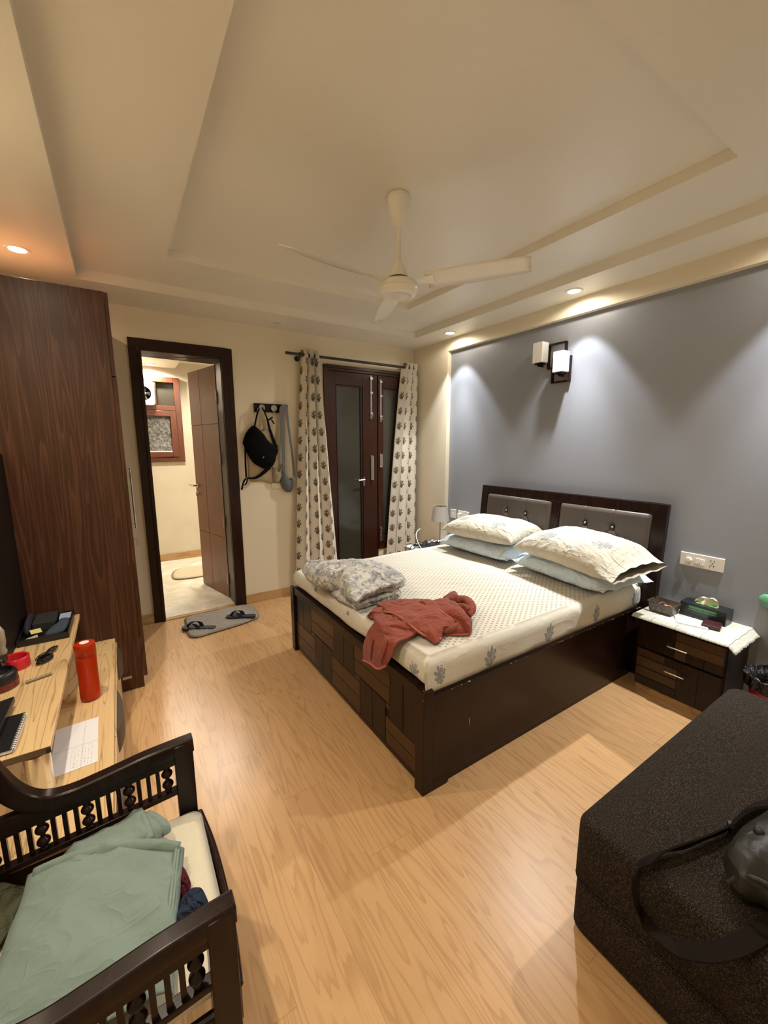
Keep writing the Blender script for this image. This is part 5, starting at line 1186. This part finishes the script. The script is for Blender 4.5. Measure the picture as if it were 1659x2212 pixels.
# ================================================================== armchair in the left foreground
ac = thing('armchair', 'dark wooden armchair with spindled arms and cream cushion', 'armchair', (-3.2, -2.98, 0))
def armside(yc, nm='arm_frame'):
    mb = MB(); hw = .022
    # front post
    mb.box(-2.968, -2.915, yc-.024, yc+.024, 0, .655)
    # top rail with back sweep: profile in x,z
    top = cat([(-2.912, 0, .664), (-2.97, 0, .662), (-3.05, 0, .657), (-3.155, 0, .643), (-3.23, 0, .637), (-3.285, 0, .650), (-3.325, 0, .695), (-3.355, 0, .765), (-3.385, 0, .86), (-3.41, 0, .98)], 6)
    rows = []
    for i, p in enumerate(top):
        d = (top[min(i+1, len(top)-1)]-top[max(i-1, 0)]).normalized(); n_ = Vector((-d.z, 0, d.x)); n_ = n_ if n_.z < 0 or (abs(n_.z) < .3 and n_.x < 0) else -n_
        th = .044
        ring_ = [(-.92, .10), (-.78, .0), (.78, .0), (.92, .10), (1, .26), (1, .85), (.95, 1), (-.95, 1), (-1, .85), (-1, .26)]
        rows.append([Vector((p.x, yc, p.z))+n_*(th*b)+Vector((0, a*hw*.98, 0)) for a, b in ring_])
    mb.grid(rows, cv=True); b0 = len(mb.v)-len(rows)*10
    mb.f += [[b0+i for i in range(10)], [b0+(len(rows)-1)*10+i for i in range(10)]]; mb.m += [0, 0]
    # straight apron under the sweep, carrying the spindles
    mb.prism([(-2.94, .64), (-2.94, .592), (-3.45, .560), (-3.45, .612), (-3.20, .630)], 'y', yc-.014, yc+.014)
    mb.prism([(-2.94, .503), (-2.94, .487), (-3.45, .452), (-3.45, .470)], 'y', yc-.014, yc+.014)
    mb.box(-3.47, -3.425, yc-.022, yc+.022, 0, .62)
    a = build(nm, mb, M['esp'], ac, bevel=.003, smooth=35)
    k = 0; x = -2.991
    while x > -3.42:
        zt = .596-(-2.94-x)*.063; zb = .50-(-2.94-x)*.07
        if k % 4 == 0:
            h = zt-zb; pr = cat([(r_, q_, 0) for r_, q_ in [(.0075, 0), (.0075, .08), (.010, .12), (.007, .16), (.0135, .24), (.016, .31), (.0135, .38), (.007, .45), (.006, .50), (.007, .55), (.0135, .62), (.016, .69), (.0135, .76), (.007, .84), (.010, .88), (.0075, .92), (.0075, 1)]], 4); pr = [(p_.x, p_.y) for p_ in pr]
            build('turned_spindle', MB().lathe((x, yc, 0), [(r_, zb+h*q_) for r_, q_ in pr], 18), M['esp'], a, smooth=180)
        else:
            build('plain_spindle', MB().box(x-.0055, x+.0055, yc-.006, yc+.006, zb, zt), M['esp'], a)
        x -= .0255; k += 1
    return a
armside(-2.702); armside(-3.262)
mb = MB().box(-2.955, -2.905, -3.24, -2.722, .30, .392).box(-3.45, -3.42, -3.24, -2.72, .30, .38)
mb.box(-3.42, -2.955, -2.722, -2.700, .30, .392).box(-3.42, -2.955, -3.262, -3.24, .30, .392)
build('seat_frame', mb, M['esp'], ac, bevel=.004)
build('front_edge_rail', MB().tube([(-2.912, -2.725, .398), (-2.900, -2.85, .402), (-2.896, -2.98, .402), (-2.900, -3.12, .402), (-2.912, -3.238, .398)], (.010, .014) if False else .011, 8), M['esp'], ac, smooth=60)
mb = MB().box(-3.47, -3.43, -3.24, -2.72, .93, .985).box(-3.465, -3.435, -3.24, -2.72, .50, .54)
for k in range(9): mb.cyl((-3.45, -2.77-.053*k, .54), (-3.45, -2.77-.053*k, .93), .007, n=10)
build('back_rest', mb, M['esp'], ac, bevel=.002)
cu = rrect(-3.165, -2.982, .256, .256, .035, 5)
build('seat_cushion', puff(cu, .394, .450, 10, .35, 1, wr=(.0015, 5, 1)), M['cush'], ac, smooth=180)
# clothes on the seat
def cloth(name, label, cat_, ctrl, mat, th, amp, sc_, seed, su=9, sv=9):
    P = wrinkle(sheetgrid(ctrl, su, sv), amp, sc_, seed, fine=.25)
    return tag(build(name, MB().grid(P), mat, solid=th, smooth=180, off=0), label, cat_)
mb = MB()
P = folds(sheetgrid([
 [(-3.3267, -2.7598, 0.4700), (-3.3104, -2.7805, 0.4920), (-3.2315, -2.8096, 0.5150), (-3.1445, -2.8412, 0.5250), (-3.0506, -2.8870, 0.5220), (-2.9881, -2.9192, 0.5050), (-2.9753, -2.9129, 0.4820)],
 [(-3.3262, -2.8371, 0.4720), (-3.3079, -2.8577, 0.5020), (-3.2328, -2.8932, 0.5280), (-3.1522, -2.9236, 0.5320), (-3.0675, -2.9528, 0.5260), (-3.0014, -2.9920, 0.5080), (-2.9889, -2.9765, 0.4780)],
 [(-3.3376, -2.9109, 0.4740), (-3.3176, -2.9398, 0.5060), (-3.2425, -2.9751, 0.5280), (-3.1635, -3.0000, 0.5360), (-3.0778, -3.0311, 0.5280), (-3.0138, -3.0608, 0.5080), (-3.0020, -3.0412, 0.4750)],
 [(-3.3460, -2.9935, 0.4740), (-3.3270, -3.0177, 0.5080), (-3.2518, -3.0388, 0.5260), (-3.1699, -3.0676, 0.5320), (-3.0851, -3.0912, 0.5250), (-3.0243, -3.1140, 0.5050), (-3.0144, -3.0977, 0.4740)],
 [(-3.3615, -3.0535, 0.4780), (-3.3402, -3.0779, 0.5050), (-3.2643, -3.0934, 0.5200), (-3.1804, -3.1162, 0.5240), (-3.0959, -3.1341, 0.5180), (-3.0333, -3.1557, 0.5000), (-3.0232, -3.1431, 0.4720)],
 [(-3.36, -3.225, .470), (-3.34, -3.225, .488), (-3.27, -3.225, .496), (-3.17, -3.225, .498), (-3.10, -3.225, .492), (-3.05, -3.225, .480), (-3.035, -3.225, .462)]], 9, 7), .010, .65, 9., 2.6, 3)
mb.grid(P)
P = folds(sheetgrid([
 [(-3.2706, -2.7616, 0.4780), (-3.2184, -2.7471, 0.4900), (-3.1535, -2.7512, 0.5000), (-3.1025, -2.7431, 0.5050), (-3.0757, -2.7312, 0.5000), (-3.0536, -2.7431, 0.4850)],
 [(-3.2581, -2.7973, 0.5000), (-3.2081, -2.7968, 0.5120), (-3.1397, -2.8075, 0.5240), (-3.0903, -2.8019, 0.5300), (-3.0626, -2.7973, 0.5220), (-3.0349, -2.7905, 0.5000)],
 [(-3.2453, -2.8204, 0.5120), (-3.2000, -2.8343, 0.5220), (-3.1383, -2.8545, 0.5340), (-3.0806, -2.8605, 0.5360), (-3.0482, -2.8554, 0.5280), (-3.0135, -2.8302, 0.4950)],
 [(-3.2392, -2.8329, 0.5150), (-3.1894, -2.8563, 0.5200), (-3.1342, -2.8700, 0.5220), (-3.0773, -2.8767, 0.5200), (-3.0453, -2.8768, 0.5120), (-3.0210, -2.8491, 0.4800)]], 8, 7), .012, .5, 16., 4., 7)
mb.grid(P)
mb.tube([(-3.0735, -2.7458, 0.5050), (-3.0629, -2.8091, 0.5250), (-3.0558, -2.8543, 0.5300), (-3.0533, -2.8807, 0.5250)], lambda t: (.012, .008), 10)
mb.tube([(-3.0536, -2.7675, 0.5000), (-3.0351, -2.8052, 0.5100), (-3.0178, -2.8350, 0.5050), (-3.0140, -2.8446, 0.4900)], lambda t: (.014, .010), 10)
mb.tube([(-3.3054, -2.7941, 0.4970), (-3.2303, -2.8202, 0.5190), (-3.1439, -2.8532, 0.5290), (-3.0510, -2.8997, 0.5270), (-2.9881, -2.9315, 0.5080)], lambda t: (.012, .006), 10)
for pts in ([(-2.9939, -2.9327, 0.5070), (-3.0064, -2.9916, 0.5110), (-3.0194, -3.0607, 0.5120), (-3.0314, -3.1138, 0.5090), (-3.0400, -3.1553, 0.5050)], [(-2.9886, -2.9331, 0.5040), (-3.0003, -2.9917, 0.5070), (-3.0138, -3.0599, 0.5070), (-3.0261, -3.1139, 0.5050), (-3.0350, -3.1554, 0.5010)], [(-2.9824, -2.9308, 0.4920), (-2.9938, -2.9794, 0.4900), (-3.0087, -3.0460, 0.4880), (-3.0207, -3.1015, 0.4860), (-3.0299, -3.1452, 0.4840)]):
    mb.tube([(q[0], q[1], q[2]+.004) for q in pts], .0022, 6)
tag(build('folded_shorts', mb, M['sage'], solid=.004, smooth=180), 'sage green cotton shorts spread over the armchair seat', 'clothing')
tag(build('navy_garment', puff([(-3.0172, -3.0864),(-2.9992, -3.0517),(-2.9725, -3.0318),(-2.9475, -3.0582),(-2.9430, -3.0943),(-2.9587, -3.1132),(-2.9802, -3.1215),(-3.0197, -3.1277)], .449, .498, 12, .5, 8, wr=(.012, 20, 2)), M['navyc'], smooth=180), 'crumpled navy garment sticking out under the shorts', 'clothing')
tag(build('maroon_garment', puff([(-3.0042, -2.9645),(-2.9845, -2.9563),(-2.9723, -2.9990),(-2.9766, -3.0226),(-2.9972, -3.0346),(-3.0114, -3.0316)], .449, .484, 10, .5, 7, wr=(.009, 22, 3)), M['maroonc'], smooth=180), 'maroon garment peeking out between shorts and navy cloth', 'clothing')
tag(build('olive_garment', puff([(-3.4305, -2.7707),(-3.3974, -2.7220),(-3.3482, -2.7581),(-3.3266, -2.7815),(-3.3303, -2.8360),(-3.3485, -2.9031),(-3.3900, -2.9264)], .449, .463, 8, .35, 5, wr=(.004, 14, 6)), M['olivec'], smooth=180), 'dark olive garment at the back of the armchair seat', 'clothing')
tag(build('dark_garment', puff([(-3.1462, -3.1570),(-3.1180, -3.1452),(-3.0893, -3.1638),(-3.0945, -3.1906),(-3.1187, -3.1954)], .449, .480, 8, .5, 5, wr=(.004, 12, 8)), M['navyc'], smooth=180), 'dark blue cloth seen through the near arm spindles', 'clothing')

# ================================================================== tweed couch and shoulder bag
ot = thing('ottoman', 'large brown tweed upholstered bench in the right foreground', 'ottoman', (-1.25, -3.79, 0))
def rbox(mb, x0, x1, y0, y1, z0, z1, r, n=6):
    O = rrect((x0+x1)/2, (y0+y1)/2, (x1-x0)/2, (y1-y0)/2, r, n); c = Vector(((x0+x1)/2, (y0+y1)/2, 0)); rows = []
    e = min(r, .035)
    prof = [(0, z0+.004), (0, z1-e)] + [(e*(1-cos(t*pi/2)), z1-e+e*sin(t*pi/2)) for t in (.2, .4, .6, .8, 1)]
    prof = [(.004, z0)] + prof
    hx2, hy2 = (x1-x0)/2, (y1-y0)/2
    for off, z in prof: rows.append([(c.x+(p[0]-c.x)*(1-off/hx2), c.y+(p[1]-c.y)*(1-off/hy2), z) for p in O])
    for s_ in (.9, .7, .4, .05): 
        rows.append([(c.x+(p[0]-c.x)*(1-e/hx2)*s_, c.y+(p[1]-c.y)*(1-e/hy2)*s_, z1+.006*(1-s_)) for p in O])
    b = len(mb.v); mb.grid(rows, cv=True); m_ = len(O); mb.f += [[b+i for i in range(m_)], [b+(len(rows)-1)*m_+i for i in range(m_)]]; mb.m += [0, 0]
    return mb
build('base_block', rbox(MB(), -1.912, -.60, YF+.02, -3.415, .02, .202, .045), M['tweed'], ot, smooth=50)
build('seat_block', rbox(MB(), -1.915, -.597, YF+.018, -3.408, .204, .420, .050), M['tweed'], ot, smooth=50)
build('seam_piping', MB().tube([(x, y, .203) for x, y in rrect(-1.256, (YF+.02-3.412)/2, .660, (-3.412-YF-.02)/2, .048)+[rrect(-1.256, (YF+.02-3.412)/2, .660, (-3.412-YF-.02)/2, .048)[0]]], .003, 6, sub=1), M['tweed'], ot, smooth=60)
for x, y in ((-1.85, -3.47), (-.66, -3.47), (-1.85, -4.10), (-.66, -4.10)): build('foot', MB().cyl((x, y, 0), (x, y, .021), .02, n=14), M['black'], ot)
bg = thing('shoulder_bag', 'dark olive leather bag with long brown strap on the tweed bench', 'bag', (-1.55, -3.83, .43))
zt = .4275
out = [(-1.7681, -3.7393),(-1.7033, -3.7293),(-1.6179, -3.7330),(-1.5251, -3.7486),(-1.4187, -3.7750),(-1.4183, -3.8460),(-1.5316, -3.9032),(-1.6953, -3.9162),(-1.7792, -3.8704),(-1.7965, -3.8238),(-1.8233, -3.7816)]
build('bag_body', puff(out, zt, .545, 12, .5, 6, wr=(.007, 8, 4)), M['leather'], bg, smooth=180)
build('bag_flap', MB().tube([(-1.8140, -3.7632, 0.4700), (-1.8014, -3.7824, 0.5000), (-1.7966, -3.8065, 0.5150), (-1.7944, -3.8356, 0.5200), (-1.7658, -3.8697, 0.4900)], lambda t: (.006, .004), 8), M['leather'], bg, smooth=60)
mb = MB()
def band(pts, w, th=.0022):
    """webbing: each point x,y,z, lean (0 flat .. 1 on edge)"""
    P = cat([p[:3] for p in pts], 8); Ls = [p[3] for p in pts]; rows = []
    for i, p in enumerate(P):
        t = i/8; k = min(int(t), len(Ls)-2); l_ = Ls[k]+(Ls[k+1]-Ls[k])*(t-k)
        d = (P[min(i+1, len(P)-1)]-P[max(i-1, 0)]).normalized(); s_ = Vector((-d.y, d.x, 0)).normalized()
        a = s_*cos(l_*pi/2)+Vector((0, 0, 1))*sin(l_*pi/2); n_ = d.cross(a).normalized()
        lift = Vector((0, 0, w*abs(sin(l_*pi/2))))
        rows.append([p-a*w-n_*th+lift, p+a*w-n_*th+lift, p+a*w+n_*th+lift, p-a*w+n_*th+lift])
    b = len(mb.v); mb.grid(rows, cv=True); m_ = len(rows); mb.f += [[b, b+1, b+2, b+3], [b+(m_-1)*4+i for i in range(4)]]; mb.m += [0, 0]
def zq(p, l_): return (p[0], p[1], p[2], l_)
band([zq((-1.3446, -3.7622, 0.4450), .1), zq((-1.4174, -3.7254, 0.4370), .35), zq((-1.5076, -3.7055, 0.4320), .75), zq((-1.6019, -3.7001, 0.4300), .8), zq((-1.6795, -3.6804, 0.4300), .75), zq((-1.7682, -3.6555, 0.4300), .8), zq((-1.8415, -3.6267, 0.4300), .6), zq((-1.9074, -3.6143, 0.4300), .4), zq((-1.9250, -3.6001, 0.3736), .75), zq((-1.9320, -3.6122, 0.3065), .85), zq((-1.9300, -3.6461, 0.2671), .6), zq((-2.0542, -3.7379, 0.4300), .15), zq((-2.0066, -3.7824, 0.4300), .05), zq((-1.9320, -3.8191, 0.4320), .05), zq((-1.8404, -3.8441, 0.4360), .05), zq((-1.7405, -3.8690, 0.4500), .05)], .019)
build('shoulder_strap', mb, M['strap'], bg, smooth=50)
build('buckle', MB().obox((-1.5917, -3.7031, 0.4460), (.003, -.004, .0), (.009, .006, .003), (0, 0, .012)).tube([(-1.5770, -3.6879, 0.4400), (-1.5939, -3.6916, 0.4450), (-1.5960, -3.6972, 0.4400)], .003, 6), M['leather'], bg, bevel=.002)
build('strap_mount', MB().lathe(Vector((-1.6629, -3.7770, 0.5450)), [(.001, .006), (.008, .005), (.012, .0), (.012, -.01)], 18), M['leather'], bg, smooth=50)

# ================================================================== camera, world, output
cd_ = bpy.data.cameras.new('camera'); cam = bpy.data.objects.new('camera', cd_); COL.objects.link(cam)
yaw, pitch, roll = .5761, -.1639, -.0015
f_ = Vector((sin(yaw)*cos(pitch), cos(yaw)*cos(pitch), sin(pitch))); r_ = Vector((cos(yaw), -sin(yaw), 0)); u_ = r_.cross(f_)
r2 = r_*cos(roll)+u_*sin(roll); u2 = -r_*sin(roll)+u_*cos(roll)
m = Matrix((r2, u2, -f_)).transposed().to_4x4(); m.translation = Vector((-3.03, -4.015, 1.58)); cam.matrix_world = m
cd_.sensor_fit = 'HORIZONTAL'; cd_.sensor_width = 36.; cd_.lens = 36.*876.09/1659; cd_.clip_start = .02
SC.camera = cam
w = bpy.data.worlds.new('night'); SC.world = w; w.use_nodes = True
w.node_tree.nodes['Background'].inputs[0].default_value = (.01, .01, .012, 1); w.node_tree.nodes['Background'].inputs[1].default_value = .3
SC.view_settings.view_transform = 'Standard'; SC.view_settings.look = 'None'; SC.view_settings.gamma = 1.; SC.view_settings.use_curve_mapping = False
SC.view_settings.exposure = EXPO
